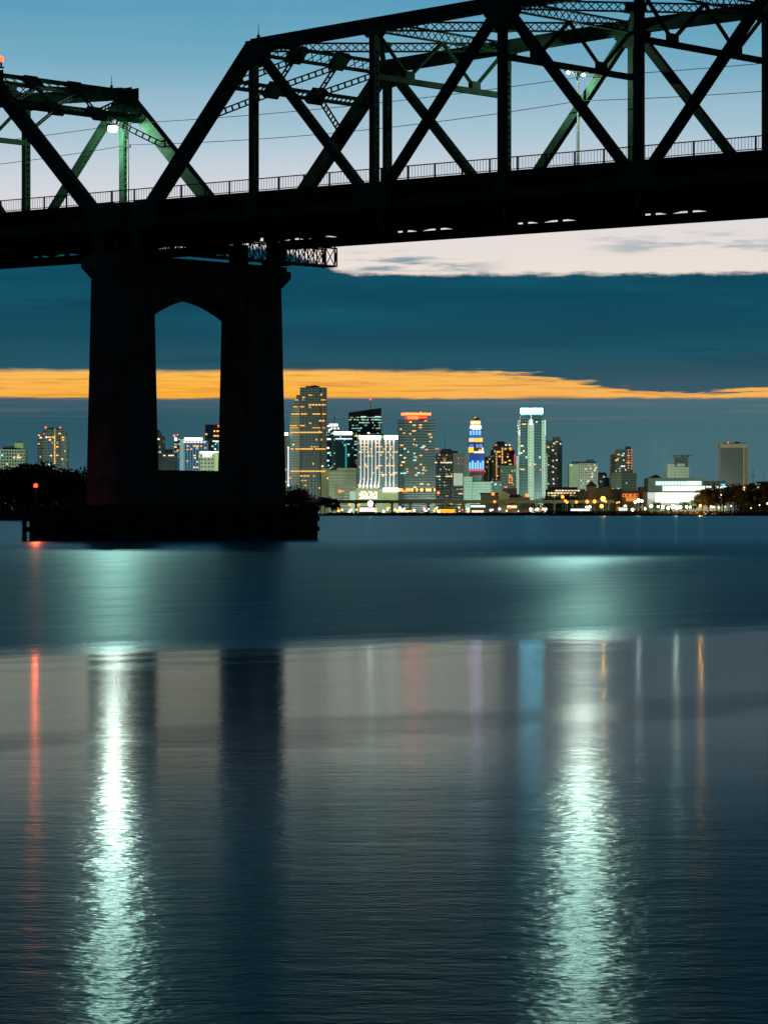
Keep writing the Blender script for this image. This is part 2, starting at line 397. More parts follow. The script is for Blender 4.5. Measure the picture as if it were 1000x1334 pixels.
def truss_span(name, label, nodes, low_off=3.05, ext=(0.0, 0.0)):
    """nodes: (s, z_top_of_chord); first and last entries are the end-post feet (z None)"""
    T = thing(name, label, 'truss bridge', (P0.x, P0.y, 0), -TH)
    foot0, footN = nodes[0][0], nodes[-1][0]
    inner = nodes[1:-1]
    CH = 0.82
    zc = lambda z: z - CH / 2
    zl = (LCT + LCB) / 2
    for t in (0.0, W):
        mb = MB()
        for (s0, z0), (s1, z1) in zip(inner[:-1], inner[1:]):
            laced(mb, (s0, t, zc(z0)), (s1, t, zc(z1)), CH, 0.62, cover=1, pitch=0.6)
        mb.build('top_chord', STEEL, T)
        mb = MB(); laced(mb, (foot0 - 0.6, t, zl), (footN + 0.6, t, zl), LCT - LCB, 0.55, lace=False, cover=0)
        mb.build('lower_chord', STEEL, T)
        for (s0, z0), sf in ((inner[0], foot0), (inner[-1], footN)):
            mb = MB(); laced(mb, (sf, t, zl), (s0, t, zc(z0)), 0.88, 0.62, cover=1, pitch=0.6)
            mb.build('end_post', STEEL, T)
        for i, (s0, z0) in enumerate(inner):
            mb = MB(); laced(mb, (s0, t, LCT), (s0, t, z0 - CH), 0.42, 0.50, pitch=0.42)
            mb.build('vertical_post', STEEL, T)
            if i < len(inner) - 1:
                s1, z1 = inner[i + 1]
                mb = MB()
                if i % 2 == 0: laced(mb, (s0, t, zc(z0)), (s1, t, zl), 0.54, 0.46, pitch=0.45)
                else: laced(mb, (s0, t, zl), (s1, t, zc(z1)), 0.54, 0.46, pitch=0.45)
                mb.build('diagonal_post', STEEL, T)
        # gusset plates on both faces of each joint
        for i, (s0, z0) in enumerate(inner):
            for f in (-1, 1):
                tt = t + f * 0.345
                mb = MB()
                if i % 2 == 0:
                    la, ra = (0.42 if i == 0 else 1.15), (0.42 if i == len(inner) - 1 else 1.15)
                    q = [(s0 - la, z0 - 0.1), (s0 + ra, z0 - 0.04), (s0 + ra, z0 - 1.0), (s0 + 0.35, z0 - 1.75), (s0 - 0.35, z0 - 1.75), (s0 - la, z0 - 1.1)]
                else:
                    q = [(s0 - 0.7, z0 - 0.05), (s0 + 0.7, z0 - 0.0), (s0 + 0.6, z0 - 0.95), (s0 + 0.3, z0 - 1.2), (s0 - 0.3, z0 - 1.2), (s0 - 0.6, z0 - 0.95)]
                mb.extrude_t(q, tt - 0.012, tt + 0.012); mb.build('gusset_plate', GUSSET, T); mb = MB()
                if i % 2 == 1:
                    q = [(s0 - 1.45, LCB + 0.02), (s0 + 1.45, LCB + 0.02), (s0 + 1.45, LCT + 0.1), (s0 + 1.0, DECK - 0.1), (s0 - 1.0, DECK - 0.1), (s0 - 1.45, LCT + 0.1)]
                else:
                    q = [(s0 - 0.5, LCB + 0.02), (s0 + 0.5, LCB + 0.02), (s0 + 0.5, LCT + 0.1), (s0 + 0.35, DECK - 0.4), (s0 - 0.35, DECK - 0.4), (s0 - 0.5, LCT + 0.1)]
                mb.extrude_t(q, tt - 0.012, tt + 0.012)
                mb.build('gusset_plate', GUSSET, T)
        for sf, sg in ((foot0, 1), (footN, -1)):
            for f in (-1, 1):
                tt = t + f * 0.345; mb = MB()
                q = [(sf - 0.85 * sg, LCB - 0.25), (sf + 1.7 * sg, LCB + 0.02), (sf + 1.9 * sg, DECK - 0.3), (sf + 1.2 * sg, DECK + 0.05), (sf - 0.2 * sg, DECK + 0.02), (sf - 0.85 * sg, LCT + 0.3)]
                mb.extrude_t(q, tt - 0.013, tt + 0.013); mb.build('gusset_plate', GUSSET, T)
            mb = MB(); mb.box(sf - 0.5, sf + 0.5, t - 0.45, t + 0.45, 18.85, LCB - 0.24)     # bearing on the pier
            mb.box(sf - 0.75, sf + 0.75, t - 0.65, t + 0.65, 18.58, 18.85)
            mb.build('bearing', DARKSTEEL, T)
    # top struts, laterals, sway frames
    for i, (s0, z0) in enumerate(inner):
        z = z0 - 0.45
        if 0 < i < len(inner) - 1:
            mb = MB(); lattice(mb, (s0, 0.3, z), (s0, W - 0.3, z), 0.62); mb.build('top_strut', STEEL, T)
            mb = MB()
            zs = z0 - 3.55
            mb.bar((s0, 0.2, zs), (s0, W - 0.2, zs), 0.30, 0.36, l=(1, 0, 0))
            for a, c in (((0.35, z - 0.4), (W * 0.25, zs + 0.25)), ((W * 0.25, zs + 0.25), (W * 0.5, z - 0.35)), ((W * 0.5, z - 0.35), (W * 0.75, zs + 0.25)), ((W * 0.75, zs + 0.25), (W - 0.35, z - 0.4))):
                battened(mb, (s0, a[0], a[1]), (s0, c[0], c[1]), 0.17, (1, 0, 0), 5.0)
                battened(mb, (s0, a[0], a[1]), (s0, c[0], c[1]), 0.17, (0, 0.6, 0.8), 5.0)
            for q in (0.25, 0.75):
                mb.box(s0 - 0.17, s0 + 0.17, W * q - 0.42, W * q + 0.42, zs + 0.18, zs + 0.62)
            mb.build('sway_frame', STEEL, T)
        if i < len(inner) - 1:
            s1, z1 = inner[i + 1]; y0, y1 = z0 - 0.45, z1 - 0.45
            mb = MB()
            lattice(mb, (s0, 0.3, y0), (s1, W - 0.3, y1), 0.52); lattice(mb, (s0, W - 0.3, y0), (s1, 0.3, y1), 0.52)
            sm, zm = (s0 + s1) / 2, (y0 + y1) / 2
            mb.box(sm - 0.75, sm + 0.75, W / 2 - 0.5, W / 2 + 0.5, zm - 0.3, zm - 0.27)
            mb.box(sm - 0.55, sm - 0.2, W / 2 - 0.35, W / 2 + 0.35, zm - 0.265, zm + 0.3)
            mb.box(sm + 0.2, sm + 0.55, W / 2 - 0.35, W / 2 + 0.35, zm - 0.265, zm + 0.3)
            mb.build('lateral_bracing', STEEL, T)
    # inclined portals
    for (s0, z0), sf in ((inner[0], foot0), (inner[-1], footN)):
        A = Vector((s0, 0, zc(z0))); Fp = Vector((sf, 0, zl)); dn = (Fp - A).normalized()
        top = A + dn * 0.15; low = A + dn * low_off
        acr = Vector((0, 1, 0)); nn = dn
        mb = MB()
        pt = lambda base, t: base + acr * t
        lattice(mb, pt(top, 0.3), pt(top, W - 0.3), 0.85, nrm=nn, pitch=0.8, w_=0.34)
        lattice(mb, pt(low, 0.3), pt(low, W - 0.3), 0.50, nrm=nn, pitch=0.42, w_=0.34)
        q0, q1 = W * 0.32, W * 0.64
        for q in (q0, q1): battened(mb, pt(top, q) + nn * 0.4, pt(low, q) - nn * 0.2, 0.34, acr, 0.45)
        for a, c in ((0.4, q0), (q0, q1), (q1, W - 0.4)): battened(mb, pt(low, a) - nn * 0.15, pt(top, c) + nn * 0.45, 0.34, (0.3, 0.4, 0.9), 0.5)
        for q in (q0, q1):
            for base, hh in ((low, 0.55), (top, 0.6)):
                c = pt(base, q); mb.bar(c - nn * hh, c + nn * hh, 1.3, 0.36, l=acr)
        battened(mb, pt(low, q0) + nn * 0.2, pt(A + dn * 5.6, 0.25), 0.34, (0.3, 0.4, 0.9), 0.5)
        battened(mb, pt(low, W - q0) + nn * 0.2, pt(A + dn * 5.6, W - 0.25), 0.34, (0.3, 0.4, 0.9), 0.5)
        mb.build('portal_frame', STEEL, T)
    # floor system
    b0, b1 = min(foot0, footN), max(foot0, footN); c0, c1 = b0, b1
    allS = sorted(n_[0] for n_ in nodes)
    for s0 in allS:
        mb = MB()
        mb.box(s0 - 0.03, s0 + 0.03, 0.29, W - 0.29, LCB + 0.04, 21.70)
        mb.box(s0 - 0.22, s0 + 0.22, 0.29, W - 0.29, LCB, LCB + 0.04)
        mb.build('floor_beam', DARKSTEEL, T)
    for t in (0.95, 3.2, 5.4, 7.6, 9.8, W - 0.95):
        mb = MB()
        for s0, s1 in zip(allS[:-1], allS[1:]):
            mb.box(s0 + 0.04, s1 - 0.04, t - 0.02, t + 0.02, 20.90, 21.72)
            mb.box(s0 + 0.24, s1 - 0.24, t - 0.16, t + 0.16, 20.86, 20.90)
        mb.build('stringer', DARKSTEEL, T)
    b0, b1 = c0 - ext[0] + 0.28, c1 + ext[1] - 0.28
    mb = MB(); mb.box(b0 - 0.3, b1 + 0.3, 0.42, W - 0.42, 21.73, 22.0)
    mb.box(b0 - 0.3, b1 + 0.3, 0.36, 1.9, 22.004, DECK); mb.box(b0 - 0.3, b1 + 0.3, W - 1.9, W - 0.36, 22.004, DECK)
    mb.box(b0 - 0.3, b1 + 0.3, 0.30, 0.36, 21.5, DECK + 0.02); mb.box(b0 - 0.3, b1 + 0.3, W - 0.36, W - 0.30, 21.5, DECK + 0.02)
    mb.build('deck', ASPHALT, T)
    b0, b1 = c0, c1
    # lower laterals and the service duct hung under the far chord
    mb = MB()
    for s0, s1 in zip(allS[:-1], allS[1:]):
        mb.bar((s0 + 0.2, 0.4, LCB - 0.07), (s1 - 0.2, W - 0.4, LCB - 0.07), 0.26, 0.10, l=(0, 1, 0))
        mb.bar((s0 + 0.2, W - 0.4, LCB - 0.19), (s1 - 0.2, 0.4, LCB - 0.19), 0.26, 0.10, l=(0, 1, 0))
    mb.build('lower_bracing', DARKSTEEL, T)
    mb = MB()
    mb.box(b0 + 0.8, b1 - 0.8, W - 0.55, W + 0.05, 19.66, 20.21)
    mb.box(b0 + 0.8, b1 - 0.8, W + 0.05, W + 0.09, 19.62, 19.72)
    for s0, s1 in zip(allS[:-1], allS[1:]):
        L = s1 - s0
        zg0, zg1 = 20.21, 20.42; ya, yb = W - 0.36, W - 0.30
        def cov(f0, f1):
            a, c = max(s0 + f0 * L, b0 + 0.8), min(s0 + f1 * L, b1 - 0.8)
            if c > a: mb.box(a, c, ya, yb, zg0 - 0.05, zg1)
        cov(0.585, 1.12); cov(0.285, 0.325)
        for f in (0.173, 0.452): mb.box(s0 + f * L, s0 + (f + 0.012) * L, W - 0.5, W - 0.1, zg0 - 0.05, zg1)
        for fa, fb, rise in ((0.19, 0.286, 1), (0.324, 0.44, -1), (0.47, 0.586, 1)):
            sa, sb = s0 + fa * L, s0 + fb * L
            tri = [(sa, zg1), (sb, zg1), (sb, zg0 + 0.02)] if rise > 0 else [(sa, zg0 + 0.02), (sa, zg1), (sb, zg1)]
            mb.extrude_t(tri, ya + 0.01, yb - 0.01)
    mb.build('service_duct', DARKSTEEL, T)
    # railings
    b0, b1 = c0 - ext[0], c1 + ext[1]
    for t in (0.62, W - 0.62):
        mb = MB(); zt = 23.0
        mb.bar((b0, t, zt - 0.03), (b1, t, zt - 0.03), 0.07, 0.06)
        mb.bar((b0, t, DECK + 0.13), (b1, t, DECK + 0.13), 0.05, 0.045)
        k = b0
        while k < b1:
            mb.bar((k, t, DECK + 0.13), (k, t, zt - 0.05), 0.018, 0.018); k += 0.23
        rl = mb.build('railing', RAILMAT, T)
        post = MB(); post.bar((0, 0, DECK), (0, 0, zt), 0.085, 0.085)
        pm = post.mesh('railing_post', RAILMAT)
        k = b0 + 0.5
        while k < b1:
            po = bpy.data.objects.new('railing_post', pm); COL.objects.link(po); po.parent = rl; po.location = (k, t, 0)
            k += 2.12
    return T
# right-hand span
zt = [31.70, 32.10, 32.48, 32.62]
nodes = [(-9.9, None)] + [(10.0 * i, (zt[i] if i < 4 else 32.66)) for i in range(8)] + [(79.9, None)]
nodes[-2] = (70.0, 31.7); nodes[-3] = (60.0, 32.1); nodes[-4] = (50.0, 32.48)
span_r = truss_span('truss_span', 'long dark green steel truss span reaching right from above the pier', nodes, 3.05, (1.75, 0.0))
# left-hand span: its end posts meet the pier just left of the first span's
sv1 = s_at(161, W); sv2 = s_at(34, W); LP = sv1 - sv2
print('left nodes', sv1, sv2, LP, s_at(3, 0), s_at(135, 0), s_at(287, W), s_at(181, 0))
sfoot = -13.35
zl_ = [up(93.5, D0 - s_at(3, 0) * SN), 0, 0]
nodesL = [(sfoot, None)] + [(sv1 - LP * i, 31.85 + [0, 0.35, 0.65, 0.75, 0.75, 0.65, 0.35, 0][i]) for i in range(8)] + [(sv1 - LP * 7 - (sfoot - sv1), None)]
span_l = truss_span('truss_span', 'green truss span at the left edge with a street lamp glaring inside it', nodesL, 2.85, (0.0, 1.70))

# rods and beacons standing on the chords
def rod(s, t, z, label):
    b = MB(); b.tube([(0, 0, 0), (0, 0, 0.25)], 0.10, 8); b.tube([(0, 0, 0.25), (0, 0, 0.95)], [0.035, 0.012], 6)
    o = b.build('lightning_rod', DARKSTEEL); o.location = bw(s, t, z); tag(o, label, 'lightning rod')
rod(0.4, 0, 31.72, 'thin lightning rod on the peak where the right span end post meets its top chord')
rod(sv1 - 1.2, W, 31.88, 'thin lightning rod on the far top chord of the left span above the lamp')
t = thing('beacon', 'red warning beacon on a short stem on top of the left span', 'beacon', bw(s_at(1.5, 0), 0, nodesL[1][1] + 0.01))
b = MB(); b.tube([(0, 0, 0), (0, 0, 0.42)], 0.07, 8); b.box(-0.2, 0.2, -0.2, 0.2, 0, 0.06); b.build('stem', DARKSTEEL, t)
b = MB(); b.tube([(0, 0, 0.42), (0, 0, 0.52), (0, 0, 0.72), (0, 0, 0.80)], [0.14, 0.16, 0.15, 0.06], 10); b.build('lens', glow((255, 60, 30), 8.0), t, True)

# inspection traveller slung across under the right span beside the pier
tr = thing('inspection_platform', 'lattice steel inspection platform slung under the deck just right of the pier', 'inspection platform', (P0.x, P0.y, 0), -TH)
SQ = -7.2; ta, tb_ = -1.0, 15.6; z0, z1 = 18.55, 19.75
for ds in (-0.55, 0.55):
    mb = MB()
    for z in (z0, z1): mb.bar((SQ + ds, ta, z), (SQ + ds, tb_, z), 0.09, 0.11, l=(1, 0, 0))
    k = ta; i = 0
    while k < tb_ - 0.1:
        k2 = min(k + 0.91, tb_)
        mb.bar((SQ + ds, k, z0), (SQ + ds, k, z1), 0.06, 0.07, l=(1, 0, 0))
        mb.bar((SQ + ds, k, z0), (SQ + ds, k2, z1), 0.045, 0.055, l=(1, 0, 0)); mb.bar((SQ + ds, k, z1), (SQ + ds, k2, z0), 0.04, 0.05, l=(1, 0, 0))
        k = k2
    mb.bar((SQ + ds, tb_, z0), (SQ + ds, tb_, z1), 0.06, 0.08, l=(1, 0, 0))
    mb.build('lattice_girder', DARKSTEEL, tr)
mb = MB()
k = ta
while k <= tb_ + 0.01:
    mb.bar((SQ - 0.55, k, z0 - 0.06), (SQ + 0.55, k, z0 - 0.06), 0.06, 0.05, l=(0, 1, 0)); k += 0.91
mb.box(SQ - 0.5, SQ + 0.5, ta, tb_, z0 - 0.03, z0); mb.build('walkway', DARKSTEEL, tr)
for tt in (0.0, 4.5, 9.0, W, 14.4, 15.4):
    mb = MB()
    for ds in (-0.55, 0.55): mb.bar((SQ + ds, tt, z1), (SQ + ds, tt, 20.45), 0.07, 0.07, l=(1, 0, 0))
    mb.build('hanger', DARKSTEEL, tr)
mb = MB(); mb.bar((SQ, W - 0.5, 20.45), (SQ, 15.5, 20.45), 1.2, 0.09, l=(1, 0, 0)); mb.bar((SQ + 0.55, W, 20.1), (SQ + 0.55, tb_, 20.1), 0.04, 0.04, l=(1, 0, 0)); mb.build('outrigger', DARKSTEEL, tr)

# ------------------------------------------------------------------ pier
PC = -11.6; DS = 2.4
pr = thing('bridge_pier', 'dark concrete two-legged bridge pier with an arched opening standing in the river', 'bridge pier', (P0.x, P0.y, 0), -TH)
LT0, LT1 = -1.75, 1.75                                # near leg along t
FT0, FT1 = W - 2.3, W + 1.15
def leg(t0, t1):
    mb = MB(); z0, z1 = -0.8, 17.1; k = 0.28
    v8 = []
    for z, e in ((z0, k), (z1, 0.0)):
        v8 += [(PC - DS / 2 - e, t0 - e, z), (PC + DS / 2 + e, t0 - e, z), (PC + DS / 2 + e, t1 + e, z), (PC - DS / 2 - e, t1 + e, z)]
    mb.add(v8, [(0, 3, 2, 1), (4, 5, 6, 7), (0, 1, 5, 4), (1, 2, 6, 5), (2, 3, 7, 6), (3, 0, 4, 7)])
    o = mb.build('leg', CONCRETE, pr)
    bv = o.modifiers.new('edge', 'BEVEL'); bv.width = 0.08; bv.segments = 2; bv.limit_method = 'ANGLE'
leg(LT0, LT1); leg(FT0, FT1)
# arched wall between the legs: polygon in (t,z), thick along s
n = 18; a0, a1 = LT1 - 0.02, FT0 + 0.02; zs, zp = 14.75, 16.0
poly = [(a0, 17.1), (a0, zs)]
for i in range(1, n):
    x = i / n; poly.append((a0 + (a1 - a0) * x, zs + (zp - zs) * (1 - abs(2 * x - 1) ** 1.9)))
poly += [(a1, zs), (a1, 17.1)]
mb = MB(); m_ = len(poly); e = DS / 2 - 0.06
mb.add([(PC - e, p[0], p[1]) for p in poly] + [(PC + e, p[0], p[1]) for p in poly],
       [tuple(range(m_)), tuple(range(2 * m_ - 1, m_ - 1, -1))] + [(i, i + m_, (i + 1) % m_ + m_, (i + 1) % m_) for i in range(m_)])
mb.build('arch_wall', CONCRETE, pr)
mb = MB(); mb.box(PC - e, PC + e, LT1, FT0, -0.8, 4.6); mb.build('strut_wall', CONCRETE, pr)
# cap: corbelled over the legs
mb = MB()
def slab(e0, z0, e1, z1):
    v8 = []
    for z, e in ((z0, e0), (z1, e1)):
        v8 += [(PC - DS / 2 - e, LT0 - e, z), (PC + DS / 2 + e, LT0 - e, z), (PC + DS / 2 + e, FT1 + e, z), (PC - DS / 2 - e, FT1 + e, z)]
    mb.add(v8, [(0, 3, 2, 1), (4, 5, 6, 7), (0, 1, 5, 4), (1, 2, 6, 5), (2, 3, 7, 6), (3, 0, 4, 7)])
slab(0.0, 17.10, 0.42, 17.75); slab(0.44, 17.752, 0.44, 18.25); slab(0.25, 18.252, 0.25, 18.58)
mb.build('cap', CONCRETE, pr)
# fender of timber sheeting round the foot
fd = thing('pier_fender', 'low dark timber fender box around the foot of the pier at the waterline', 'fender', (P0.x, P0.y, 0), -TH)
fs0, fs1, ft0, ft1 = PC - 4.3, PC + 4.2, -4.6, 14.75
mb = MB(); mb.box(fs0 + 0.16, fs1 - 0.16, ft0 + 0.16, ft1 - 0.16, -0.8, 2.28); mb.build('core', CONCRETE, fd)
mb = MB()
for z in (0.55, 1.25, 1.95):
    mb.box(fs0, fs1, ft0 + 0.05, ft0 + 0.33, z, z + 0.32); mb.box(fs0, fs1, ft1 - 0.33, ft1 - 0.05, z, z + 0.32)
    mb.box(fs0 + 0.05, fs0 + 0.33, ft0 + 0.34, ft1 - 0.34, z, z + 0.32); mb.box(fs1 - 0.33, fs1 - 0.05, ft0 + 0.34, ft1 - 0.34, z, z + 0.32)
mb.build('wale', TIMBER, fd)
pl = MB(); pl.tube([(0, 0, -0.8), (0, 0, 2.42)], [0.17, 0.15], 9); pm = pl.mesh('pile', TIMBER)
k = fs0
spots = []
while k <= fs1 + 0.01: spots += [(k, ft0 - 0.13), (k, ft1 + 0.13)]; k += 0.95
k = ft0
while k <= ft1 + 0.01: spots += [(fs1 + 0.13, k)]; k += 1.1
for x, y in spots:
    o = bpy.data.objects.new('pile', pm); COL.objects.link(o); o.parent = fd; o.location = (x, y, rnd.uniform(-0.15, 0.05))
# red navigation lamp on the fender
a = (46.5 - 500) / 4446.0
ln_s, ln_t = fs0 + 0.55, None
# solve t on that edge
bx, by = P0.x + ln_s * CS, P0.y - ln_s * SN
ln_t = (a * by - bx) / (SN - a * CS)
nv = thing('navigation_light', 'small red navigation light on a thin post at the left end of the fender', 'navigation light', bw(ln_s, ln_t, 2.28))
Yn = bw(ln_s, ln_t, 0).y; zN = up(632.5, Yn) - 2.28
b = MB(); b.tube([(0, 0, 0), (0, 0, zN - 0.12)], 0.035, 8); b.box(-0.14, 0.14, -0.14, 0.14, 0, 0.05); b.build('post', DARKSTEEL, nv)
b = MB(); b.tube([(0, 0, zN - 0.12), (0, 0, zN - 0.08), (0, 0, zN + 0.08), (0, 0, zN + 0.13)], [0.10, 0.13, 0.13, 0.05], 12); b.build('lens', glow((255, 42, 16), 9.0), nv, True)
def lamp_light(name, loc, energy, color, radius, parent=None):
    L = bpy.data.lights.new(name, 'POINT'); L.energy = energy; L.color = color; L.shadow_soft_size = radius
    o = bpy.data.objects.new(name, L); COL.objects.link(o); o.location = loc
    if parent is not None: o.parent = parent
    return o
L = bpy.data.lights.new('red_streak_spot', 'SPOT'); L.energy = 900; L.color = (1.0, 0.07, 0.02); L.spot_size = R(40); L.spot_blend = 0.5; L.shadow_soft_size = 0.1  # red spot added so the light streaks the water without reddening the pier
o = bpy.data.objects.new('red_streak_spot', L); COL.objects.link(o); o.parent = nv; o.location = (0, -0.2, zN); o.rotation_euler = Vector((0.2, -1, -0.02)).to_track_quat('-Z', 'Y').to_euler()
lamp_light('navigation_glow', (0, -0.25, zN), 10, (1.0, 0.06, 0.015), 0.13, nv)

# ------------------------------------------------------------------ bridge street lamps and wires
LAMPC = (0.80, 1.0, 0.76)
PT = W - 0.95
lamp_s = {}
def bridge_lamp(px, label, pole_top, zl, group='street lamps on the bridge', power=1000, HEADS=(-1.5,), LR=0.35, BEAM=7500, HR=0.52, BR=0.12):
    s = s_at(px, PT); lamp_s[px] = s
    q = thing('street_lamp', label, 'street lamp', bw(s, PT, DECK), -TH, group)
    h = pole_top - DECK; zz = zl - DECK
    b = MB(); b.tube([(0, 0, 0), (0, 0, 0.5), (0, 0, 0.52), (0, 0, h)], [0.16, 0.15, 0.11, 0.06], 10); b.build('pole', POLE, q, True)
    for hy in HEADS:
        sg = -1 if hy < 0 else 1; k = abs(hy) / 1.5
        b = MB(); b.tube([(0, 0, zz - 0.75 * k), (0, sg * 0.45 * k, zz - 0.25 * k), (0, sg * 0.95 * k, zz + 0.08), (0, hy - sg * 0.2 * k, zz + 0.14)], [0.04, 0.035, 0.03, 0.03], 8)
        b.tube([(0, 0, zz - 0.1), (0, sg * 0.5 * k, zz - 0.02), (0, sg * 0.95 * k, zz + 0.08)], 0.018, 6); b.build('arm', POLE, q, True)
        b = MB(); b.tube([(0, hy - sg * 0.3 * k, zz + 0.14), (0, hy - sg * 0.15, zz + 0.14), (0, hy + sg * 0.12, zz + 0.16), (0, hy + sg * 0.28, zz + 0.12)], [0.06, 0.12, 0.14, 0.05], 10); b.build('lamp_head', DARKSTEEL, q, True)
        b = MB(); b.tube([(0, hy, zz + 0.06), (0, hy, zz + 0.13), (0, hy, zz + 0.2)], [HR, HR * 0.75, 0.12], 16); b.build('hood', DARKSTEEL, q, True)
        b = MB(); b.ball((0, hy, zz - 0.06), LR, 14, 8, 0.8); b.build('lens', glow((205, 255, 225), 60.0), q, True)
    HY = HEADS[-1]
    lamp_light('lamp_glow', (0, HEADS[0], zz - 0.32 - (LR - 0.3) * 0.8), power, LAMPC, 0.05, q)
    L = bpy.data.lights.new('water_streak_spot', 'SPOT'); L.energy = BEAM; L.color = (1.0, 0.90, 0.66); L.spot_size = R(32); L.spot_blend = 0.5; L.shadow_soft_size = BR  # extra spot added in the fixture to brighten its streak on the water
    o = bpy.data.objects.new('water_streak_spot', L); COL.objects.link(o); o.parent = q; o.location = (0, HY, zz - 0.16 - LR)
    dv = Matrix.Rotation(TH, 3, 'Z') @ Vector((0, -1, -0.14)); o.rotation_euler = dv.to_track_quat('-Z', 'Y').to_euler()
    for z in (h - 0.15, h - 1.65):
        b = MB(); b.bar((0, -0.28, z), (0, 0.28, z), 0.05, 0.05, l=(1, 0, 0)); b.tube([(0, 0.24, z), (0, 0.24, z + 0.18)], [0.05, 0.03], 6)
        b.build('insulator_bracket', DARKSTEEL, q)
    return s
YL = lambda px: bw(s_at(px, PT), PT, 0).y
zA = up(168, YL(166)); zB = up(110, YL(752))
print('lamp heights', zA, zB)
bridge_lamp(166.5, 'tall street lamp glaring white green beside the left span far truss', 0.5 * (up(164, YL(166)) + up(100, YL(755))) + 0.1, zA)
bridge_lamp(752.5, 'slim pale street lamp half hidden behind a diagonal of the right span', up(92, YL(755)), up(95, YL(752)), HEADS=(-1.0, 0.6), LR=0.10, HR=0.28, power=520, BR=0.7, BEAM=16000)  # second head, right of the pole, invented to send the spot past the diagonal
# overhead wires from pole to pole and beyond the picture
sA, sB = lamp_s[166.5], lamp_s[752.5]; dl = sB - sA
ztop = 0.5 * (up(164, YL(166)) + up(100, YL(755))) + 0.1
def wire(z, off, sag, label):
    b = MB(); 
    for q in (-1, 0, 1):
        pts = []
        for i in range(17):
            x = i / 16
            pts.append(bw(sA + dl * (q + x), PT + off, z - sag * 4 * x * (1 - x)))
        b.tube(pts, 0.022, 5)
    tag(b.build('overhead_wire', CABLE), label, 'wire')
wire(ztop + 0.03, 0.24, 0.35, 'upper thin black wire strung between the lamp pole tops')
wire(ztop - 1.47, 0.24, 0.55, 'lower thin black wire strung between the lamp poles')
# ------------------------------------------------------------------ the city across the water
GZ = 0.75
PALE, GREY, DARK, TEAL, BROWN, OLIVE, WHITE = (0.40, 0.44, 0.33), (0.20, 0.24, 0.23), (0.045, 0.06, 0.065), (0.02, 0.06, 0.07), (0.17, 0.115, 0.08), (0.27, 0.27, 0.17), (0.6, 0.62, 0.56)
AMB, WARM, WHT, TEA, CYA, ORG, PNK, REDL, BLU = (255, 176, 60), (255, 214, 130), (255, 246, 232), (150, 235, 215), (110, 225, 255), (255, 128, 30), (255, 214, 214), (255, 70, 60), (60, 130, 255)
class Bld:
    def __init__(s, name, label, cat, Y, px0, px1, group=None):
        s.Y = Y; s.o = Vector((at((px0 + px1) / 2.0, Y), Y, GZ)); s.px = (px0, px1)
        s.r = thing(name, label, cat, s.o, 0.0, group)
    def prism(s, part, pts, ytop, mat, ybot=None, depth=34.0, ytop2=None):
        """pts: front outline [(px, extra depth)...] left to right, closed at the back; ytop2 slopes the top"""
        Y = s.Y
        fr = [(at(p, Y + d) - s.o.x, d) for p, d in pts]
        back = max(depth, max(d for _, d in pts) + 4.0)
        ring = fr + [(fr[-1][0], back), (fr[0][0], back)]
        z0 = 0.0 if ybot is None else up(ybot, Y) - GZ
        zt = up(ytop, Y) - GZ; zt2 = zt if ytop2 is None else up(ytop2, Y) - GZ
        x0, x1 = fr[0][0], fr[-1][0]
        n = len(ring); vs = [(x, y, z0) for x, y in ring] + [(x, y, zt + (zt2 - zt) * (x - x0) / max(1e-6, x1 - x0)) for x, y in ring]
        fs = [tuple(range(n, 2 * n))] + [(i, (i + 1) % n, (i + 1) % n + n, i + n) for i in range(n)]
        me = bpy.data.meshes.new(part); me.from_pydata(vs, [], fs); me.materials.append(mat)
        uvl = me.uv_layers.new(name='UVMap'); per = [0.0]
        for i in range(n): per.append(per[-1] + math.dist(ring[i], ring[(i + 1) % n]))
        for p in me.polygons:
            for li in p.loop_indices:
                vi = me.loops[li].vertex_index
                if p.index == 0: uvl.data[li].uv = (0.01, 0.01)
                else:
                    e = p.index - 1; k = vi % n
                    uu = per[e] if k == e else per[e + 1]
                    uvl.data[li].uv = (uu, vs[vi][2])
        o = bpy.data.objects.new(part, me); COL.objects.link(o); o.parent = s.r
        return o
    def box(s, part, px0, px1, py0, py1, mat, dy=0.0, dep=1.0, par=None):
        Y = s.Y + dy
        b = MB(); b.box(at(px0, Y) - s.o.x, at(px1, Y) - s.o.x, dy - dep * 0.5, dy + dep * 0.5, up(max(py0, py1), Y) - GZ, up(min(py0, py1), Y) - GZ)
        return b.build(part, mat, par or s.r)
    def wins(s, L, col=AMB, st=1.6, w_=2.4, h=1.7, dy=-0.2, part='window'):
        for q in L:
            x, y = q[0], q[1]; c = q[2] if len(q) > 2 and q[2] else col; ww = q[3] if len(q) > 3 else w_
            s.box(part, x - ww / 2, x + ww / 2, y - h / 2, y + h / 2, glow(c, st), dy)
    def mast(s, px, y0, y1, dy=12.0, r=0.45, top=None):
        b = MB(); x = at(px, s.Y + dy) - s.o.x; z0, z1 = up(y0, s.Y + dy) - GZ, up(y1, s.Y + dy) - GZ
        b.tube([(x, dy, z0), (x, dy, z1)], [r, r * 0.5], 6); m = b.build('mast', DARKSTEEL, s.r)
        if top: b = MB(); b.ball((x, dy, z1 + 0.8), 1.1, 8, 6); b.build('beacon_light', glow(top, 3.0), m)
    def beacon(s, px, py, col=REDL, r=1.1, dy=6.0, st=2.5):
        b = MB(); b.ball((at(px, s.Y + dy) - s.o.x, dy, up(py, s.Y + dy) - GZ), r, 8, 6); b.build('beacon_light', glow(col, st), s.r)
FX = {}
def fac(key, *a, **k):
    if key not in FX: FX[key] = facade(key, *a, **k)
    return FX[key]

